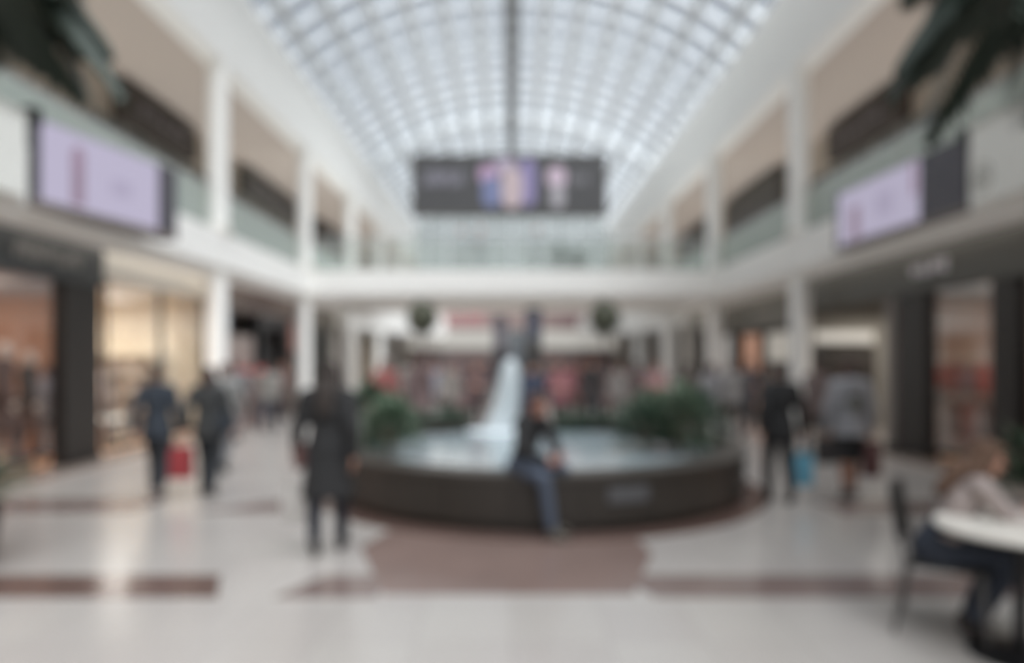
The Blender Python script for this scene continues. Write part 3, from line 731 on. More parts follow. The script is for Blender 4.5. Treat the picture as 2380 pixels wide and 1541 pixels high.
# ------------------------------------------------------------------ palms at both sides of the foreground
def palm(label, c, seed, top, nfr, Lf):
    rnd = random.Random(seed)
    t = thing('palm_tree', label, 'palm', (c[0], c[1], .5))
    tip = V((c[0], c[1], top))
    MB().tube([(c[0], c[1], .5), (c[0] + .03, c[1], 1.6), (c[0] - .02, c[1], 3.0), tip], [.12, .1, .085, .08], 14).build('trunk', BARK, t)
    for i in range(nfr):
        a = 2 * math.pi * i / nfr + rnd.uniform(-.15, .15); el = rnd.uniform(-.24, .6)
        Lq = Lf * rnd.uniform(.85, 1.1); b = MB(); pts = []
        for k in range(15):
            s_ = k / 14; hr = Lq * (math.cos(el) * s_ * (1 - .18 * s_)); hz = Lq * (math.sin(el) * s_ - .54 * s_ ** 2.2)
            pts.append(tip + V((math.cos(a) * hr, math.sin(a) * hr, hz)))
        b.tube(pts, [.018 - .013 * k / 14 for k in range(15)], 6)
        for k in range(1, 30):
            s_ = k / 30; j = min(13, int(s_ * 14)); f = s_ * 14 - j; p = pts[j].lerp(pts[j + 1], f); tan = (pts[j + 1] - pts[j]).normalized()
            sd = tan.cross(V((0, 0, 1))).normalized()
            ll = .52 * math.sin(math.pi * (.12 + .82 * s_)) * rnd.uniform(.85, 1.1)
            for sg in (-1, 1):
                b.leaf(p, tan * .55 + sd * sg * .8 + V((0, 0, -.25)), ll, .10, droop=.8)
        b.build('frond', PALM, t)
def plant_box(label, c, hw, h):
    t = thing('planter_box', label, 'planter', (c[0], c[1], 0))
    MB().lathe([(0, 0), (hw * .86, 0), (hw, h), (hw - .05, h), (hw - .06, h - .06), (0, h - .06)], c, 32).build('pot', DKWOOD, t)
    MB().disc((c[0], c[1], h - .05), hw - .06).build('soil', SOIL, t)
plant_box('dark round planter of the left palm at the picture edge', (-4.75, 5.55), .5, .5)
plant_box('dark round planter of the right palm behind the white table', (4.62, 5.5), .55, .5)
palm('palm overhanging the upper left corner of the view', (-4.75, 5.55), 3, 5.3, 36, 1.66)
palm('palm overhanging the upper right corner of the view', (4.62, 5.5), 11, 5.35, 38, 1.74)
shrub('potted_shrub', 'small green shrub around the left palm trunk', (-4.75, 5.55, .46), (.62, .5, .5), 420, LEAF, .2, .06, 31)
shrub('potted_shrub', 'dark green shrub around the right palm trunk behind the table', (4.62, 5.5, .46), (.78, .6, .62), 560, LEAF, .22, .07, 32)

# ------------------------------------------------------------------ people
def remesh(mb, vox, smooth=2):
    me = mb.mesh('tmp'); o = bpy.data.objects.new('tmp', me); COL.objects.link(o)
    r = o.modifiers.new('r', 'REMESH'); r.mode = 'VOXEL'; r.voxel_size = vox; r.use_smooth_shade = True
    if smooth: q = o.modifiers.new('s', 'SMOOTH'); q.iterations = smooth; q.factor = .5
    dg = bpy.context.evaluated_depsgraph_get(); dg.update()
    out = bpy.data.meshes.new_from_object(o.evaluated_get(dg))
    bpy.data.objects.remove(o); bpy.data.meshes.remove(me)
    out.polygons.foreach_set('use_smooth', [True] * len(out.polygons))
    return out
def rotx(p, c, a):
    p, c = V(p), V(c); return c + Matrix.Rotation(a, 3, 'X') @ (p - c)
def pose(kind):
    """joints of a 1.75 m figure facing +Y, feet on z=0"""
    P = dict(lean=0)
    P['hip'] = [V((-.095, 0, .92)), V((.095, 0, .92))]; P['knee'] = [V((-.1, .015, .50)), V((.1, .015, .50))]; P['ank'] = [V((-.105, -.02, .085)), V((.105, -.02, .085))]
    P['sho'] = [V((-.185, 0, 1.42)), V((.185, 0, 1.42))]; P['elb'] = [V((-.245, -.03, 1.14)), V((.245, -.03, 1.14))]; P['wri'] = [V((-.255, .05, .90)), V((.255, .05, .90))]
    P['hd'] = [V((0, .15, -1)), V((0, .15, -1))]; P['grip'] = [0, 0]
    P['pel'] = V((0, 0, .96)); P['wai'] = V((0, .0, 1.10)); P['che'] = V((0, -.005, 1.28)); P['nek'] = V((0, -.005, 1.47)); P['hea'] = V((0, .02, 1.63)); P['toe'] = [0, 0]
    def walk(sg, k=1.0):
        P['knee'][0] = V((-.1, sg * .15 * k + .03, .51)); P['ank'][0] = V((-.1, sg * .20 * k, .09 if sg > 0 else .14))
        P['knee'][1] = V((.1, -sg * .08 * k + .05, .50)); P['ank'][1] = V((.1, -sg * .26 * k, .14 if sg > 0 else .09))
        P['toe'] = [-.0 if sg > 0 else -.5, -.5 if sg > 0 else 0]
        P['elb'][0] += V((0, -sg * .1, .01)); P['wri'][0] += V((0, -sg * .14, .02)); P['elb'][1] += V((0, sg * .08, .01)); P['wri'][1] += V((0, sg * .16, .02))
    if kind == 'walk_a': walk(1)
    if kind == 'walk_b': walk(-1)
    if kind == 'step': walk(1, .5)
    if kind == 'bag_r':                       # stepping, right hand closed round bag handles
        walk(1, .55); P['elb'][1] = V((.265, -.01, 1.13)); P['wri'][1] = V((.285, .03, .885)); P['hd'][1] = V((0, 0, -1)); P['grip'][1] = 1
    if kind == 'bag_l':
        walk(-1, .5); P['elb'][0] = V((-.265, -.01, 1.13)); P['wri'][0] = V((-.285, .03, .885)); P['hd'][0] = V((0, 0, -1)); P['grip'][0] = 1
    if kind == 'bag_both':
        walk(-1, .45)
        for i, s in ((0, -1), (1, 1)): P['elb'][i] = V((s * .265, -.01, 1.13)); P['wri'][i] = V((s * .285, .03, .885)); P['hd'][i] = V((0, 0, -1)); P['grip'][i] = 1
    if kind == 'phone':
        P['elb'] = [V((-.25, .02, 1.15)), V((.25, .02, 1.15))]; P['wri'] = [V((-.14, .24, 1.17)), V((.12, .25, 1.2))]; P['hd'] = [V((.6, .7, .2)), V((-.6, .7, .2))]; P['grip'] = [1, 1]
        P['hea'] = V((0, .045, 1.62))
    if kind in ('sit_table', 'sit_rim'):
        hz = .56 if kind == 'sit_table' else .685
        ln = math.radians(-26 if kind == 'sit_table' else -16); dz = hz - .94
        hipc = V((0, 0, hz))
        for key in ('wai', 'che', 'nek', 'hea'):
            P[key] = rotx(P[key] + V((0, 0, dz)), hipc, ln)
        P['pel'] = V((0, 0, hz + .02)); P['hip'] = [V((-.1, 0, hz)), V((.1, 0, hz))]
        P['sho'] = [rotx(p + V((0, 0, dz)), hipc, ln) for p in P['sho']]
        P['lean'] = ln
        if kind == 'sit_table':
            P['knee'] = [V((-.11, .44, .545)), V((.11, .42, .54))]; P['ank'] = [V((-.10, .26, .10)), V((.11, .18, .11))]; P['toe'] = [-.35, -.45]
            P['elb'] = [P['sho'][0] + V((-.08, .16, -.22)), P['sho'][1] + V((.08, .16, -.22))]
            P['wri'] = [V((-.12, .58, .80)), V((.12, .60, .80))]; P['hd'] = [V((.4, 1, -.02)), V((-.4, 1, -.02))]
        else:
            P['knee'] = [V((-.15, .43, .66)), V((.17, .42, .60))]; P['ank'] = [V((-.10, .34, .10)), V((.16, .50, .095))]; P['toe'] = [0, 0]
            P['elb'] = [P['sho'][0] + V((-.09, .10, -.25)), P['sho'][1] + V((.09, .10, -.25))]
            P['wri'] = [V((-.11, .40, .80)), V((.10, .38, .78))]; P['hd'] = [V((.45, .9, -.25)), V((-.45, .9, -.3))]; P['grip'] = [1, 1]
            P['hea'] = P['hea'] + V((0, .015, -.01))
    return P
def hand(b, w_, d_, side, grip):
    d_ = d_.normalized(); inn = V((-side, 0, 0)); n_ = (inn - d_ * inn.dot(d_))
    n_ = n_.normalized() if n_.length > .2 else V((0, 0, -1)); s_ = d_.cross(n_).normalized()
    fwd = s_ if s_.y >= 0 else -s_                    # the thumb side
    M = Matrix((fwd, n_, d_)).transposed()
    b.ell(w_ + d_ * .05, (.043, .018, .058), M)
    c = 1.5 if grip else .45
    for i, L in enumerate((.075, .083, .078, .060)):
        base = w_ + d_ * .092 + fwd * (.031 - .0205 * i)
        p1 = base + (d_ * math.cos(c * .45) + n_ * math.sin(c * .45)) * L * .45
        p2 = p1 + (d_ * math.cos(c) + n_ * math.sin(c)) * L * .32
        p3 = p2 + (d_ * math.cos(c * 1.6) + n_ * math.sin(c * 1.6)) * L * .25
        b.ecap(base, p1, .0092, .0088, n=8, m=2); b.ecap(p1, p2, .0088, .008, n=8, m=2); b.ecap(p2, p3, .008, .007, n=8, m=2)
    t0 = w_ + d_ * .025 + fwd * .032
    t1 = t0 + (d_ * .55 + fwd * .7 + n_ * (.35 if not grip else .7)).normalized() * .042
    t2 = t1 + (d_ * .8 + fwd * .15 + n_ * (.3 if not grip else .9)).normalized() * .033
    b.ecap(t0, t1, .0115, .010, n=8, m=2); b.ecap(t1, t2, .010, .0085, n=8, m=2)
MESH = {}
def torso(b, P, g, shoulder=True):
    ax = V((1, 0, 0))
    b.ecap(P['pel'], P['wai'], .155 + g, .130 + g, .70, ax)
    b.ecap(P['wai'], P['che'], .130 + g, .158 + g, .68, ax)
    up = (P['nek'] - P['che'])
    b.ecap(P['che'], P['che'] + up * .45, .158 + g, .135 + g, .66, ax)
    if shoulder:
        b.ecap(P['sho'][0] * .85 + P['nek'] * .15, P['sho'][1] * .85 + P['nek'] * .15, .062 + g, .062 + g)
        for s in P['sho']: b.ecap(s, P['nek'] + V((0, 0, -.02)), .058 + g, .055 + g)
def foot(b, P, i, g, sole=False):
    a = P['ank'][i]; th = P['toe'][i]
    f = V((.02 * (1 if i else -1), math.cos(th), math.sin(th))); dn = V((0, math.sin(th), -math.cos(th)))
    heel = a + dn * .05 - f * .035; ball = a + dn * .058 + f * .12; tip = ball + f * .055
    b.ecap(a, heel, .040 + g, .034 + g); b.ecap(heel, ball, .034 + g, .036 + g, .8); b.ecap(ball, tip, .036 + g, .026 + g, .75); b.ecap(a, ball, .038 + g, .032 + g)
def person_mesh(kind, item):
    key = (kind, item)
    if key in MESH: return MESH[key]
    P = pose(kind); b = MB(); vox = .011; ax = V((1, 0, 0))
    if item == 'body':
        vox = .0065
        torso(b, P, 0)
        h = P['hea']; ln = Matrix.Rotation(P['lean'] * .55, 3, 'X')
        b.ecap(P['nek'] - V((0, 0, .03)), h - ln @ V((0, .02, .05)), .058, .052)
        b.ell(h + ln @ V((0, -.012, .015)), (.074, .092, .100), ln); b.ecap(h + ln @ V((0, .035, -.03)), h + ln @ V((0, .062, -.085)), .055, .028, .8)
        b.ecap(h + ln @ V((0, .080, .012)), h + ln @ V((0, .104, -.022)), .009, .014, n=8, m=2)          # nose
        b.ell(h + ln @ V((0, .088, -.058)), (.024, .010, .010), ln, 10, 6)                             # lips
        for s in (-1, 1):
            b.ell(h + ln @ V((s * .078, -.01, -.008)), (.012, .022, .034), ln, 8, 6)                     # ears
            b.ell(h + ln @ V((s * .033, .074, .020)), (.02, .012, .008), ln, 8, 6)                      # brow
        for i, s in ((0, -1), (1, 1)):
            b.ecap(P['sho'][i], P['elb'][i], .052, .040); b.ecap(P['elb'][i], P['wri'][i], .041, .027)
            hand(b, P['wri'][i], P['hd'][i], s, P['grip'][i])
            b.ecap(P['hip'][i], P['knee'][i], .085, .056); b.ecap(P['knee'][i], P['knee'][i].lerp(P['ank'][i], .3) + V((0, -.012, 0)), .054, .056)
            b.ecap(P['knee'][i].lerp(P['ank'][i], .3) + V((0, -.012, 0)), P['ank'][i], .056, .036); foot(b, P, i, 0)
        me = remesh(b, vox, 1)
    elif item in ('jacket', 'coat', 'hoodie', 'blouse'):
        g = {'jacket': .022, 'coat': .026, 'hoodie': .032, 'blouse': .014}[item]
        torso(b, P, g)
        for i in (0, 1):
            b.ecap(P['sho'][i], P['elb'][i], .056 + g, .046 + g * .8); b.ecap(P['elb'][i], P['wri'][i], .046 + g * .8, .036 + g * .5)
        if kind.startswith('sit'): b.ell(P['pel'].lerp(P['wai'], .55), (.168, .122, .09))
        else:
            lo = {'jacket': .80, 'coat': .52, 'hoodie': .80, 'blouse': .82}[item]
            hem = .232 if item == 'coat' else .205
            b.ecap(P['wai'], V((0, .0, lo)), .15 + g * .6, hem + g * .5, .74, ax, flat=True)
            b.ecap(P['wai'], V((0, .0, .93)), .15 + g * .6, .192 + g * .5, .74, ax, flat=True)
        b.ecap(P['nek'] - V((0, 0, .03)), P['nek'] + V((0, 0, .02)), .075, .068)
        if item == 'hoodie': b.ell(P['nek'] + V((0, -.07, -.01)), (.12, .07, .08))
        me = remesh(b, vox)
    elif item in ('trousers', 'leggings', 'shorts'):
        g = {'trousers': .018, 'leggings': .015, 'shorts': .014}[item]
        b.ecap(P['pel'], P['wai'] * .7 + P['pel'] * .3, .158 + g, .140 + g, .72, ax)
        for i in (0, 1):
            k, a = P['knee'][i], P['ank'][i]
            b.ecap(P['hip'][i], k, .090 + g, .060 + g)
            if item != 'shorts': b.ecap(k, k.lerp(a, .92), .058 + g, .046 + g * .9)
        me = remesh(b, vox)
    elif item == 'shoe0' or item == 'shoe1':
        i = int(item[-1]); foot(b, P, i, .007); me = remesh(b, .008, 1)
    elif item.startswith('hair'):
        h = P['hea']; ln = Matrix.Rotation(P['lean'] * .55, 3, 'X')
        b.ell(h + ln @ V((0, -.028, .030)), (.086, .092, .098), ln); b.ell(h + ln @ V((0, .03, .078)), (.066, .062, .042), ln)
        b.ell(h + ln @ V((0, -.05, -.03)), (.074, .058, .07), ln)
        if item == 'hair_long':
            q = P['che'] + (P['nek'] - P['che']) * .35 + Matrix.Rotation(P['lean'], 3, 'X') @ V((0, -.135, 0))
            b.ecap(h + ln @ V((0, -.05, 0)), P['nek'] + Matrix.Rotation(P['lean'], 3, 'X') @ V((0, -.105, 0)), .085, .095, .55, ax); b.ecap(P['nek'] + Matrix.Rotation(P['lean'], 3, 'X') @ V((0, -.105, 0)), q, .095, .085, .45, ax)
            for s in (-1, 1): b.ecap(h + ln @ V((s * .07, -.01, .02)), P['nek'] + V((s * .085, -.04, -.02)), .03, .035)
        if item == 'hair_bob':
            b.ecap(h + ln @ V((0, -.04, .02)), h + ln @ V((0, -.045, -.08)), .088, .09, .75, ax)
            for s in (-1, 1): b.ecap(h + ln @ V((s * .072, 0, .03)), h + ln @ V((s * .078, -.005, -.075)), .026, .028)
        if item == 'hair_bun': b.ell(h + V((0, -.10, .09)), (.042, .042, .042))
        me = remesh(b, .008)
    elif item.startswith('eye'):
        s = -1 if item == 'eye0' else 1; ln = Matrix.Rotation(P['lean'] * .55, 3, 'X')
        b.ell(P['hea'] + ln @ V((s * .032, .080, .004)), (.011, .006, .006), ln, 10, 6); me = b.mesh('eye', True)
    MESH[key] = me
    me.materials.append(None) if not me.materials else None
    return me
def pmat(kind, rgb): return mat('%s %d %d %d' % ((kind,) + tuple(rgb)), rgb, .85, var=.10, scale=18) if kind != 'skin' else mat('skin %d %d %d' % tuple(rgb), rgb, .55, var=.05, scale=12)
SKIN = (196, 150, 130); SKIN2 = (150, 108, 88); SKIN3 = (120, 84, 68)
def person(label, kind, x, y, rot, top, topc, bot, botc, hair, hairc, shoec=(40, 38, 38), skin=SKIN, h=1.70, z=0, face=False, grp='shoppers in the mall'):
    t = thing('person', label, 'person', (x, y, z), grp)
    t.rotation_euler = (0, 0, rot); s = h / 1.75; t.scale = (s, s, s)
    def add(nm, item, m):
        me = person_mesh(kind, item)
        o = bpy.data.objects.new(nm, me); COL.objects.link(o); o.parent = t
        o.material_slots[0].link = 'OBJECT'; o.material_slots[0].material = m
        return o
    add('body', 'body', pmat('skin', skin))
    add(top, top, pmat('cloth', topc)); add(bot, bot, pmat('cloth', botc))
    add('shoe', 'shoe0', pmat('leather', shoec)); add('shoe', 'shoe1', pmat('leather', shoec))
    add('hair', hair, pmat('hair', hairc))
    if face: add('eye', 'eye0', pmat('eye', (30, 26, 24))); add('eye', 'eye1', pmat('eye', (30, 26, 24)))
    return t
def hand_at(t, kind, i):
    """world point just below the closed fingers"""
    P = pose(kind); p = P['wri'][i] + P['hd'][i].normalized() * .085
    s = t.scale[0]; p = Matrix.Rotation(t.rotation_euler.z, 3, 'Z') @ (p * s)
    return t.location + p
def shopping_bag(label, top, w_, dp, h, m, rot=0, cat='bag', hl=.16):
    """paper carrier: top = the point where the fingers hold the handles"""
    z1 = top.z - hl; z0 = z1 - h
    t = thing('shopping_bag', label, cat, (top.x, top.y, z0))
    b = MB(); ww, dd = w_ / 2, dp / 2
    pts = [(-ww, -dd), (ww, -dd), (ww, dd), (-ww, dd)]
    lo = [b.bm.verts.new(V((top.x + x * .94, top.y + y, z0))) for x, y in pts]; hi = [b.bm.verts.new(V((top.x + x, top.y + y * .8, z1))) for x, y in pts]
    b.bm.faces.new(lo[::-1])
    mid = [b.bm.verts.new(V((top.x + x * .96, top.y + y * (1.1 if abs(x) else 1), (z0 + z1) / 2))) for x, y in pts]
    for i in range(4):
        j = (i + 1) % 4; b.bm.faces.new([lo[i], lo[j], mid[j], mid[i]]); b.bm.faces.new([mid[i], mid[j], hi[j], hi[i]])
    inn = [b.bm.verts.new(V((top.x + x * .97, top.y + y * .74, z1))) for x, y in pts]; bot = [b.bm.verts.new(V((top.x + x * .9, top.y + y * .7, z0 + .01))) for x, y in pts]
    for i in range(4):
        j = (i + 1) % 4; b.bm.faces.new([hi[i], hi[j], inn[j], inn[i]]); b.bm.faces.new([inn[i], inn[j], bot[j], bot[i]])
    b.bm.faces.new(bot)
    b.build('carrier', m, t)
    for sg in (-1, 1):
        y = top.y + sg * dd * .8
        MB().tube([(top.x - ww * .5, y, z1 - .03), (top.x - ww * .42, y, z1 + .02), (top.x - .03, top.y + sg * .006, top.z - .008), (top.x + .03, top.y + sg * .006, top.z - .008), (top.x + ww * .42, y, z1 + .02), (top.x + ww * .5, y, z1 - .03)], .004, 6).build('handle', m, t)
    return t
BLK = (34, 34, 35)
# woman in black
d = 6.12
wb = person('woman with long dark hair in a long black coat standing left of the planter', 'bag_l', X(762, d), d, .05, 'coat', (33, 33, 34), 'trousers', (38, 40, 48), 'hair_long', (44, 37, 33), h=1.72)
shopping_bag('pale grey carrier bag hanging beside the woman in the long black coat', hand_at(wb, 'bag_l', 0), .26, .10, .36, mat('bag grey', (168, 164, 160), .6))
sb = thing('handbag', 'small dark reddish brown handbag at the hip of the woman in the long black coat', 'bag', (X(700, d), d + .02, .72))
MB().box(X(700, d) - .05, X(700, d) + .06, d - .1, d + .12, .76, .98).build('pouch', mat('handbag brown', (88, 62, 58), .5), sb, bevel=.03)
MB().tube([(X(700, d), d - .06, .96), (X(706, d), d - .04, 1.15), (X(715, d), d, 1.28), (X(706, d), d + .06, 1.15), (X(700, d), d + .08, .96)], .008, 6).build('strap', mat('handbag strap', (70, 52, 48), .5), sb)
# couple on the left
d = 8.55
m1 = person('man in a navy jacket walking away on the left carrying a red bag', 'bag_r', X(366, d), d, 0, 'jacket', (46, 53, 62), 'trousers', (44, 47, 52), 'hair_short', (52, 42, 38), (110, 104, 102), h=1.66)
shopping_bag('red paper carrier bag held by the man in the navy jacket', hand_at(m1, 'bag_r', 1), .30, .12, .40, mat('bag red', (150, 58, 62), .55), hl=.12)
w1 = person('woman in a charcoal jacket with black leggings walking beside the man in the navy jacket', 'step', X(476, d), d + .1, 0, 'jacket', (52, 53, 53), 'leggings', (40, 44, 48), 'hair_bob', (66, 52, 48), h=1.64)
hx = X(514, d); hbg = thing('handbag', 'dark slate shoulder bag hanging at the right hip of the woman in the charcoal jacket', 'bag', (hx, d + .1, .78))
MB().box(hx - .05, hx + .07, d - .06, d + .26, .80, 1.06).build('pouch', mat('handbag slate', (48, 54, 62), .5), hbg, bevel=.03)
MB().tube([(hx, d, 1.05), (hx - .05, d + .02, 1.3), (hx - .1, d + .1, 1.45), (hx - .05, d + .18, 1.3), (hx, d + .2, 1.05)], .009, 6).build('strap', mat('handbag slate', (48, 54, 62), .5), hbg)
person('person in a pale grey jacket half hidden behind the woman in the charcoal jacket', 'walk_a', X(520, 10.6), 10.6, 0, 'jacket', (136, 136, 134), 'trousers', (96, 96, 98), 'hair_short', (92, 76, 68), h=1.66)
# right pair
d = 8.3
bk = person('person dressed all in black walking away on the right carrying a blue bag', 'bag_r', X(1812, d), d, -.05, 'jacket', (33, 33, 34), 'trousers', (42, 42, 44), 'hair_short', (54, 45, 42), h=1.70)
shopping_bag('turquoise blue carrier bag held by the person dressed all in black', hand_at(bk, 'bag_r', 1), .24, .11, .38, mat('bag blue', (92, 148, 170), .55), hl=.2)
d = 8.5
hd = person('person in a grey hoodie with round dark emblem and black shorts on the right', 'bag_both', X(1975, d), d, 0, 'hoodie', (146, 146, 150), 'shorts', (42, 42, 44), 'hair_short', (70, 56, 52), (90, 80, 76), skin=SKIN2, h=1.72)
em = MB(); c0 = V((.0, -.178, 1.22))
for i in range(18):
    a0, a1 = 2 * math.pi * i / 18, 2 * math.pi * (i + 1) / 18
    q = [c0 + V((.105 * math.cos(a), .03 * abs(math.cos(a)) ** 2, .12 * math.sin(a))) for a in (a0, a1)]
    em.bm.faces.new([em.bm.verts.new(c0), em.bm.verts.new(q[0]), em.bm.verts.new(q[1])])
eo = em.build('emblem', mat('emblem dark grey', (98, 98, 94), .8)); eo.parent = hd
shopping_bag('black bag held in the left hand of the person in the grey hoodie', hand_at(hd, 'bag_both', 0), .24, .12, .30, mat('bag black', (52, 48, 48), .6), hl=.05)
shopping_bag('dark maroon bag held in the right hand of the person in the grey hoodie', hand_at(hd, 'bag_both', 1), .20, .12, .44, mat('bag maroon', (92, 62, 62), .6), hl=.08)
# man on the planter rim
sx, sy = X(1212, 6.98), 6.98
person('man in a black jacket and blue jeans sitting on the dark planter rim', 'sit_rim', sx, sy, -math.radians(128), 'jacket', (33, 33, 34), 'trousers', (70, 78, 92), 'hair_short', (78, 58, 50), (82, 78, 72), skin=(166, 122, 108), h=1.68, face=True)
# woman at the table
person('woman with brown hair in a pale blouse sitting at the white table', 'sit_table', 2.72, 4.38, -math.pi / 2 - .16, 'blouse', (152, 140, 136), 'trousers', (54, 60, 72), 'hair_long', (88, 66, 52), (52, 46, 44), h=1.66, face=True)

# ------------------------------------------------------------------ chair and table in the right foreground
CHX, CHY = 2.79, 4.38
ch = thing('cafe_chair', 'dark cafe chair with a curved back under the seated woman at the table', 'chair', (CHX, CHY, 0))
CHM = mat('chair dark', (42, 41, 40), .55); CHL = mat('chair leg steel', (110, 108, 106), .35, .7)
MB().box(CHX - .20, CHX + .23, CHY - .21, CHY + .21, .43, .46).build('seat', CHM, ch, bevel=.012)
b = MB(); nr = 9
rows = []
for k in range(7):
    z = .56 + .36 * k / 6; r_ = []
    hwid = .17 + .07 * k / 6
    for i in range(nr):
        s_ = -1 + 2 * i / (nr - 1); x = CHX - .215 - .05 * (k / 6) - .05 * (1 - s_ * s_); r_.append((x, CHY + s_ * hwid, z))
    rows.append(r_)
fr = [[b.bm.verts.new(V(p)) for p in r] for r in rows]; bk_ = [[b.bm.verts.new(V((p[0] - .022, p[1], p[2]))) for p in r] for r in rows]
for k in range(6):
    for i in range(nr - 1):
        b.bm.faces.new([fr[k][i], fr[k][i + 1], fr[k + 1][i + 1], fr[k + 1][i]]); b.bm.faces.new([bk_[k][i], bk_[k + 1][i], bk_[k + 1][i + 1], bk_[k][i + 1]])
for i in range(nr - 1):
    b.bm.faces.new([fr[0][i], bk_[0][i], bk_[0][i + 1], fr[0][i + 1]]); b.bm.faces.new([fr[6][i], fr[6][i + 1], bk_[6][i + 1], bk_[6][i]])
for k in range(6):
    b.bm.faces.new([fr[k][0], fr[k + 1][0], bk_[k + 1][0], bk_[k][0]]); b.bm.faces.new([fr[k][nr - 1], bk_[k][nr - 1], bk_[k + 1][nr - 1], fr[k + 1][nr - 1]])
b.build('backrest', CHM, ch, smooth=True)
for sg in (-1, 1):
    MB().tube([(CHX - .24, CHY + sg * .165, .60), (CHX - .21, CHY + sg * .19, .45), (CHX - .27, CHY + sg * .21, 0)], .013, 8).build('leg', CHL, ch)
    MB().tube([(CHX + .19, CHY + sg * .18, .44), (CHX + .22, CHY + sg * .20, 0)], .013, 8).build('leg', CHL, ch)
ch.rotation_euler = (0, 0, -.62)
TX, TY = 2.98, 4.0
tb = thing('cafe_table', 'round white cafe table on a black pedestal in the right foreground', 'table', (TX, TY, 0))
MB().lathe([(0, .735), (.43, .735), (.44, .745), (.44, .76), (.43, .77), (0, .77)], (TX, TY), 48).build('tabletop', mat('table white', (206, 202, 194), .35), tb)
MB().lathe([(0, .03), (.035, .03), (.035, .70), (.16, .72), (.16, .735), (0, .735)], (TX, TY), 24).build('pedestal', DKMETAL, tb)
MB().lathe([(0, 0), (.27, 0), (.27, .015), (.06, .05), (0, .05)], (TX, TY), 36).build('base', DKMETAL, tb)

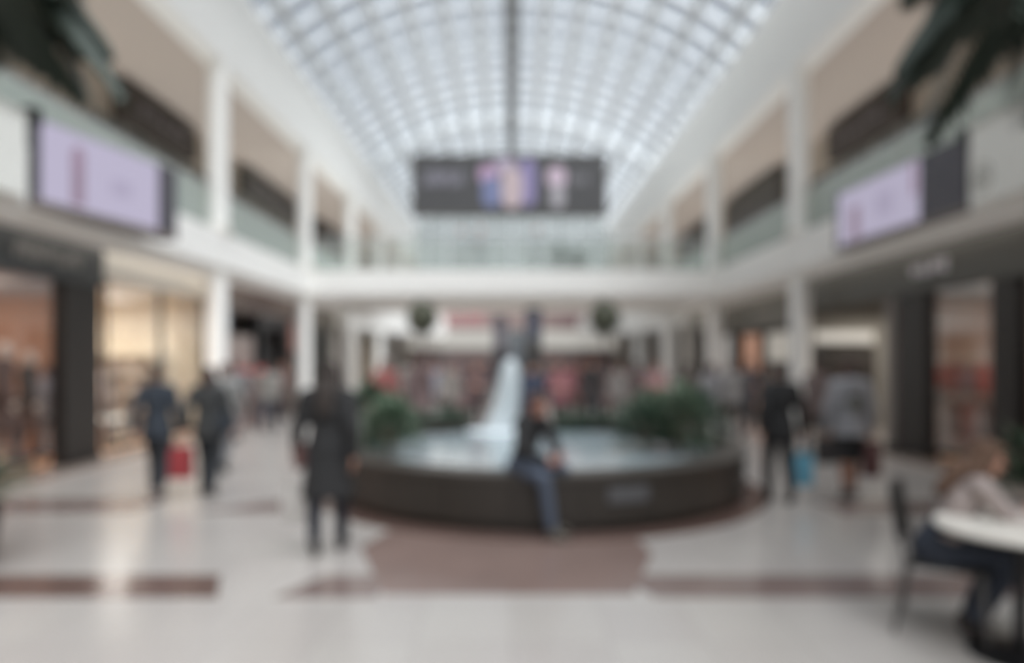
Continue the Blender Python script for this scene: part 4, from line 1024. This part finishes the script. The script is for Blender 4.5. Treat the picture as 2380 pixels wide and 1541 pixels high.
# ------------------------------------------------------------------ background shoppers
CR = [ # px, d, kind, rot, top, topc, bottom, botc, hair, hairc, label
 (590, 17.0, 'walk_a', 0, 'jacket', (116, 104, 102), 'trousers', (80, 76, 76), 'hair_short', (60, 48, 44), 'person in a dull mauve jacket on the left walk by the red stand'),
 (628, 16.4, 'walk_b', .1, 'jacket', (132, 130, 126), 'trousers', (58, 60, 70), 'hair_bob', (58, 52, 48), 'person in a light grey jacket and navy trousers on the left walk'),
 (660, 19.5, 'phone', 3.0, 'jacket', (104, 84, 80), 'trousers', (92, 84, 82), 'hair_short', (70, 54, 46), 'person in a brown jacket facing this way near the dark doorway'),
 (545, 14.4, 'step', .1, 'jacket', (112, 112, 114), 'trousers', (118, 112, 112), 'hair_short', (74, 62, 58), 'person in a mid grey jacket right of the nearest left column'),
 (895, 14.6, 'step', 3.1, 'jacket', (160, 98, 96), 'trousers', (92, 84, 84), 'hair_bob', (82, 60, 52), 'shopper in a coral red jacket beyond the left shrubs'),
 (975, 14.9, 'walk_a', .2, 'coat', (118, 100, 100), 'trousers', (92, 84, 84), 'hair_long', (96, 78, 74), 'shopper in a dusty mauve coat below the left ball topiary'),
 (1012, 18.5, 'walk_b', 2.9, 'jacket', (136, 138, 150), 'trousers', (88, 86, 88), 'hair_short', (112, 104, 104), 'shopper in a pale blue grey jacket left of the totems'),
 (1046, 16.1, 'step', 3.0, 'jacket', (140, 134, 128), 'trousers', (82, 78, 74), 'hair_short', (76, 64, 58), 'shopper in a stone grey jacket left of the white cascade'),
 (1075, 17.2, 'walk_a', 0, 'coat', (112, 92, 92), 'trousers', (86, 76, 76), 'hair_bob', (84, 66, 64), 'shopper in a wine brown coat left of the white cascade'),
 (1108, 15.0, 'phone', 3.1, 'jacket', (104, 86, 86), 'trousers', (84, 76, 76), 'hair_short', (72, 56, 54), 'shopper in a maroon brown jacket just left of the white cascade'),
 (940, 20.5, 'walk_b', 0, 'jacket', (128, 122, 116), 'trousers', (84, 82, 80), 'hair_short', (84, 76, 70), 'small distant shopper in beige between shrub and topiary on the left'),
 (1130, 24.0, 'walk_a', 3.1, 'jacket', (98, 84, 86), 'trousers', (74, 72, 74), 'hair_short', (60, 52, 52), 'distant shopper in plum grey directly behind the left totem'),
 (1090, 26.5, 'step', 0, 'jacket', (120, 100, 98), 'trousers', (88, 80, 80), 'hair_long', (70, 58, 54), 'distant shopper with long hair and rust grey jacket left of the left totem'),
 (1020, 29.0, 'walk_b', 0, 'jacket', (110, 98, 98), 'trousers', (90, 84, 84), 'hair_short', (80, 70, 68), 'furthest shopper in taupe on the left of the centre aisle'),
 (1238, 12.75, 'step', 3.1, 'jacket', (66, 72, 90), 'trousers', (54, 56, 58), 'hair_short', (60, 54, 52), 'shopper in a navy blue jacket in front of the taller totem'),
 (1302, 14.2, 'phone', 3.0, 'blouse', (164, 112, 118), 'trousers', (98, 84, 84), 'hair_bob', (112, 84, 80), 'shopper in a pink top right of the white cascade'),
 (1348, 16.0, 'walk_a', 3.0, 'jacket', (120, 78, 76), 'trousers', (86, 74, 72), 'hair_short', (96, 66, 62), 'shopper in a brick red jacket right of the totems'),
 (1376, 14.8, 'step', 3.1, 'jacket', (70, 66, 66), 'trousers', (64, 64, 70), 'hair_short', (74, 60, 56), 'shopper in a dark charcoal jacket under the right ball topiary'),
 (1405, 17.8, 'walk_b', 0, 'coat', (110, 92, 90), 'trousers', (86, 78, 76), 'hair_long', (92, 74, 72), 'shopper in a brown mauve coat under the right ball topiary'),
 (1440, 16.4, 'step', 3.1, 'jacket', (140, 134, 130), 'trousers', (92, 88, 84), 'hair_short', (84, 72, 66), 'shopper in a pale putty jacket behind the right hedge'),
 (1478, 19.0, 'walk_a', .1, 'jacket', (104, 88, 86), 'trousers', (84, 76, 74), 'hair_short', (72, 58, 54), 'shopper in a brown jacket left of the pink one at right'),
 (1525, 15.4, 'phone', 3.0, 'blouse', (166, 134, 134), 'trousers', (104, 92, 92), 'hair_bob', (92, 70, 64), 'shopper in a dusty rose top behind the right shrubs'),
 (1330, 23.5, 'walk_b', 0, 'jacket', (118, 88, 86), 'trousers', (82, 74, 72), 'hair_short', (70, 56, 52), 'distant shopper in russet grey behind the brick red jacket'),
 (1275, 25.5, 'walk_a', 3.1, 'jacket', (112, 102, 100), 'trousers', (84, 80, 80), 'hair_short', (76, 66, 62), 'distant shopper in warm grey right of the taller totem'),
 (1600, 17.5, 'walk_b', 0, 'jacket', (98, 90, 84), 'trousers', (78, 72, 70), 'hair_short', (64, 56, 52), 'shopper in an umber jacket above the tallest right shrub'),
 (1655, 14.6, 'step', 0, 'jacket', (140, 138, 140), 'trousers', (74, 72, 76), 'hair_bob', (94, 78, 74), 'shopper in a silver grey jacket on the right walk nearer the planter'),
 (1702, 14.9, 'walk_a', 0, 'blouse', (150, 146, 144), 'trousers', (72, 68, 64), 'hair_short', (88, 68, 64), 'shopper in a light stone top on the right walk beside the silver grey jacket'),
 (1742, 16.2, 'walk_b', 0, 'jacket', (84, 80, 84), 'trousers', (70, 70, 74), 'hair_short', (86, 68, 64), 'shopper in a slate jacket in front of the orange doorway'),
 (1900, 12.0, 'walk_a', .1, 'jacket', (104, 92, 90), 'trousers', (90, 82, 80), 'hair_short', (70, 58, 54), 'shopper in a brown grey jacket between the person in black and the hoodie'),
]
for i, (px, d, kind, rot, top, tcx, bot, bc, hair, hc, lab) in enumerate(CR):
    person(lab, kind, X(px, d), d, rot, top, tcx, bot, bc, hair, hc, skin=(SKIN, SKIN2, (178, 132, 112))[i % 3], h=1.60 + .03 * (i * 7 % 6), face=rot > 2)
# shopper inside the near left shop, figures on the bridge and upper gallery
person('shopper in a pale blue grey top inside the near left shop beside the dark pillar', 'phone', X(112, 11.5), 11.5, .4, 'jacket', (148, 150, 160), 'trousers', (84, 84, 92), 'hair_short', (84, 66, 58), h=1.62, z=.012)
GB = FT - .1
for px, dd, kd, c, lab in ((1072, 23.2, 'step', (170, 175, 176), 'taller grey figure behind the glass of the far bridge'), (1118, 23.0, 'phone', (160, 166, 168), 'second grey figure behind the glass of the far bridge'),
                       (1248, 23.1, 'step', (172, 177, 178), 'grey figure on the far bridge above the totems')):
    person(lab, kd, X(px, dd), dd, 3.0, 'jacket', c, 'trousers', (160, 164, 164), 'hair_short', (150,150,150), h=1.72, z=4.48, face=True, grp='figures on the upper level')  # haze over the figures is put into pale grey clothes and hair
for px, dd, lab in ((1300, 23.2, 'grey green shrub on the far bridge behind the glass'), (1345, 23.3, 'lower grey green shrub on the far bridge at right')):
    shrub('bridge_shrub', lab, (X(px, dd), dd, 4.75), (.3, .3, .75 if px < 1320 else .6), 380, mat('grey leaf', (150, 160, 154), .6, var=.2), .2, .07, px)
    MB_ = thing('planter_box', 'grey box planter on the far bridge under the ' + ('taller' if px < 1320 else 'lower') + ' shrub', 'planter', (X(px, dd), dd, 4.48))
    MB().box(X(px, dd) - .3, X(px, dd) + .3, dd - .22, dd + .22, 4.48, 4.8).build('box', mat('planter grey', (140, 142, 140), .6), MB_, bevel=.02)
for px, dd, s_, c, lab in ((620, 20.2, -1, (88, 78, 76), 'figure in dark brown by the left upper railing between first and second columns'), (668, 21, -1, (104, 92, 88), 'figure in umber by the left upper railing next to the second column'),
                       (785, 27, -1, (92, 76, 84), 'figure in plum by the left upper railing past the second column'), (1905, 14.2, 1, (112, 100, 112), 'figure in violet grey on the right upper gallery by the lavender screen')):
    person(lab, 'step', s_ * 8.1, dd, 1.2 * s_, 'jacket', c, 'trousers', (70, 68, 70), 'hair_short', (66, 54, 50), h=1.7, z=4.48, grp='figures on the upper level')

# ------------------------------------------------------------------ shop contents
def mannequin(label, x, y, z, rot, topc, botc, top='jacket', bot='trousers', h=1.72, skinc=(190, 172, 160)):
    t = person(label, 'step', x, y, rot, top, topc, bot, botc, 'hair_short', skinc, (90, 80, 76), skin=skinc, h=h, z=z, grp='shop window mannequins')
    t.name = 'mannequin'; t['category'] = 'mannequin'
    MB().lathe([(0, -.02), (.2, -.02), (.2, .0), (0, .0)], (0, 0), 24).build('stand_plate', STEEL).parent = t
    for c in list(t.children):
        if c.name.startswith('hair'): bpy.data.objects.remove(c)
t = thing('display_platform', 'low pale wood display platform in the near left shop window', 'platform', (-8.1, 8.1, 0))
MB().box(-8.8, -7.42, 5.4, 10.6, .012, .24).build('deck', mat('platform beige', (200, 172, 144), .5), t, bevel=.01)
mannequin('mannequin in dark brown clothes in the near left shop window at the picture edge', X(8, 9.6), 9.6, .26, -1.3, (84, 66, 60), (78, 62, 58), top='coat')
mannequin('mannequin in a black top and brown trousers in the near left shop window', X(66, 10.35), 10.35, .26, -1.4, (66, 58, 54), (92, 72, 64), h=1.6)
def rack(label, axis, c, a0, a1, cols, grp, z=1.5, hgt=.75):
    def Q(a, b, h): return (c + b, a, h) if axis == 'y' else (a, c + b, h)
    mid = Q((a0 + a1) / 2, 0, 0)
    t = thing('clothes_rail', label, 'clothes rail', mid)
    MB().tube([Q(a0, 0, z), Q(a1, 0, z)], .014, 8).build('bar', STEEL, t)
    for a in (a0, a1):
        MB().tube([Q(a, 0, .03), Q(a, 0, z)], .014, 8).build('post', STEEL, t)
        MB().tube([Q(a, -.2, .026), Q(a, .2, .026)], .014, 8).build('foot', STEEL, t)
    n = len(cols)
    for i, (cc, nm) in enumerate(cols):
        a = a0 + (a1 - a0) * (i + .6) / (n + .2); hh = hgt * (.85 + .05 * (i * 3 % 5))
        g = thing('hanging_garment', nm, 'garment', Q(a, 0, z - hh), grp)
        out = [(-.22, z - .16), (-.05, z - .05), (.05, z - .05), (.22, z - .16), (.25, z - .42), (.17, z - .44), (.17, z - hh), (-.17, z - hh), (-.17, z - .44), (-.25, z - .42)]
        wide = .5 if axis == 'y' else .36
        out = [(p * wide * 2, q) for p, q in out]
        b = MB()
        if axis == 'y': b.prism([(c + p, q) for p, q in out], 'y', a - .035, a + .035)
        else: b.prism([(a + p * .75, q) for p, q in out], 'y', c - .05, c + .05)
        b.build('garment_cloth', mat('garment %d %d %d' % cc, cc, .85), g, bevel=.012)
        MB().tube([Q(a, 0, z - .05), Q(a, 0, z + .016)], .004, 6).build('hook', DKMETAL, g)
REDS = [((170, 84, 80), 'bright red garment'), ((150, 92, 88), 'brick red garment'), ((136, 104, 112), 'mauve garment'), ((176, 98, 92), 'coral garment'), ((148, 116, 128), 'lilac pink garment')]
rack('tall clothes rail of red and pink garments inside the near right shop', 'x', 12.55, 7.62, 9.1, [(q, w_ + ' on the tall right shop rail') for q, w_ in REDS], 'garments on the tall right shop rail', 1.72, .62)
BRN = [((112, 82, 74), 'chestnut garment'), ((140, 98, 96), 'rose garment'), ((96, 76, 72), 'dark brown garment'), ((128, 92, 96), 'dusky pink garment'), ((104, 84, 90), 'plum garment')]
rack('low clothes rail of brown and rose garments in the right shop', 'x', 12.0, 7.62, 8.9, [(q, w_ + ' on the low right shop rail') for q, w_ in BRN], 'garments on the low right shop rail', 1.06, .8)
rack('clothes rail of dark garments at the back of the near left shop', 'y', -9.4, 9.6, 11.4, [((96, 80, 76), 'taupe garment on the left shop rail'), ((78, 66, 64), 'umber garment on the left shop rail'), ((110, 88, 84), 'cocoa garment on the left shop rail'), ((84, 80, 84), 'graphite garment on the left shop rail')], 'garments on the left shop rail')
# shelving and table in the cream shop
t = thing('shelving_unit', 'pale shelving unit on the back wall of the cream shop', 'shelves', (-9.0, 16.0, 0))
SH = mat('shelf cream', (222, 212, 196), .6)
for x in (-9.75, -8.25): MB().box(x - .02, x + .02, 15.78, 16.18, .012, 1.9).build('side_panel', SH, t)
for q in range(5): MB().box(-9.73, -8.27, 15.78, 16.18, .1 + .42 * q, .13 + .42 * q).build('shelf', SH, t)
fold = [(176, 158, 150), (150, 140, 136), (190, 176, 164), (160, 146, 142), (182, 168, 160), (140, 128, 122)]
for q in range(4):
    for k in range(4):
        x = -9.5 + .33 * k; z0 = .13 + .42 * q; hh = .12 + .05 * ((q + k) % 3)
        g = MB()
        nf = 4
        for f in range(nf): g.box(x - .13, x + .13, 15.86, 16.12, z0 + hh * f / nf + .003, z0 + hh * (f + 1) / nf)
        o = g.build('folded_clothes', mat('fold %d' % ((q * 4 + k) % 6), fold[(q * 4 + k) % 6], .85), None, loc=(x, 16, z0))
        tag(o, ('%s folded clothes stack, %s from left on the %s shelf of the cream shop' % (['tan', 'grey', 'cream', 'stone', 'oat', 'brown'][(q * 4 + k) % 6], ['first', 'second', 'third', 'fourth'][k], ['lowest', 'second lowest', 'third', 'top'][q])), 'clothes', 'folded clothes in the cream shop')
t = thing('display_table', 'white display table inside the cream shop window', 'table', (-8.3, 13.4, 0))
MB().box(-8.9, -7.7, 12.9, 13.9, .50, .56).build('tabletop', WHITE, t, bevel=.008)
for x in (-8.82, -7.78):
    for y in (12.98, 13.82): MB().box(x - .04, x + .04, y - .04, y + .04, .012, .5).build('leg', WHITE, t)
mannequin('pale mannequin in a light grey top inside the cream shop beside the dark pillar', X(262, 13.9) - .55, 14.6, .034, -1.2, (178, 170, 168), (160, 150, 148), h=1.62)
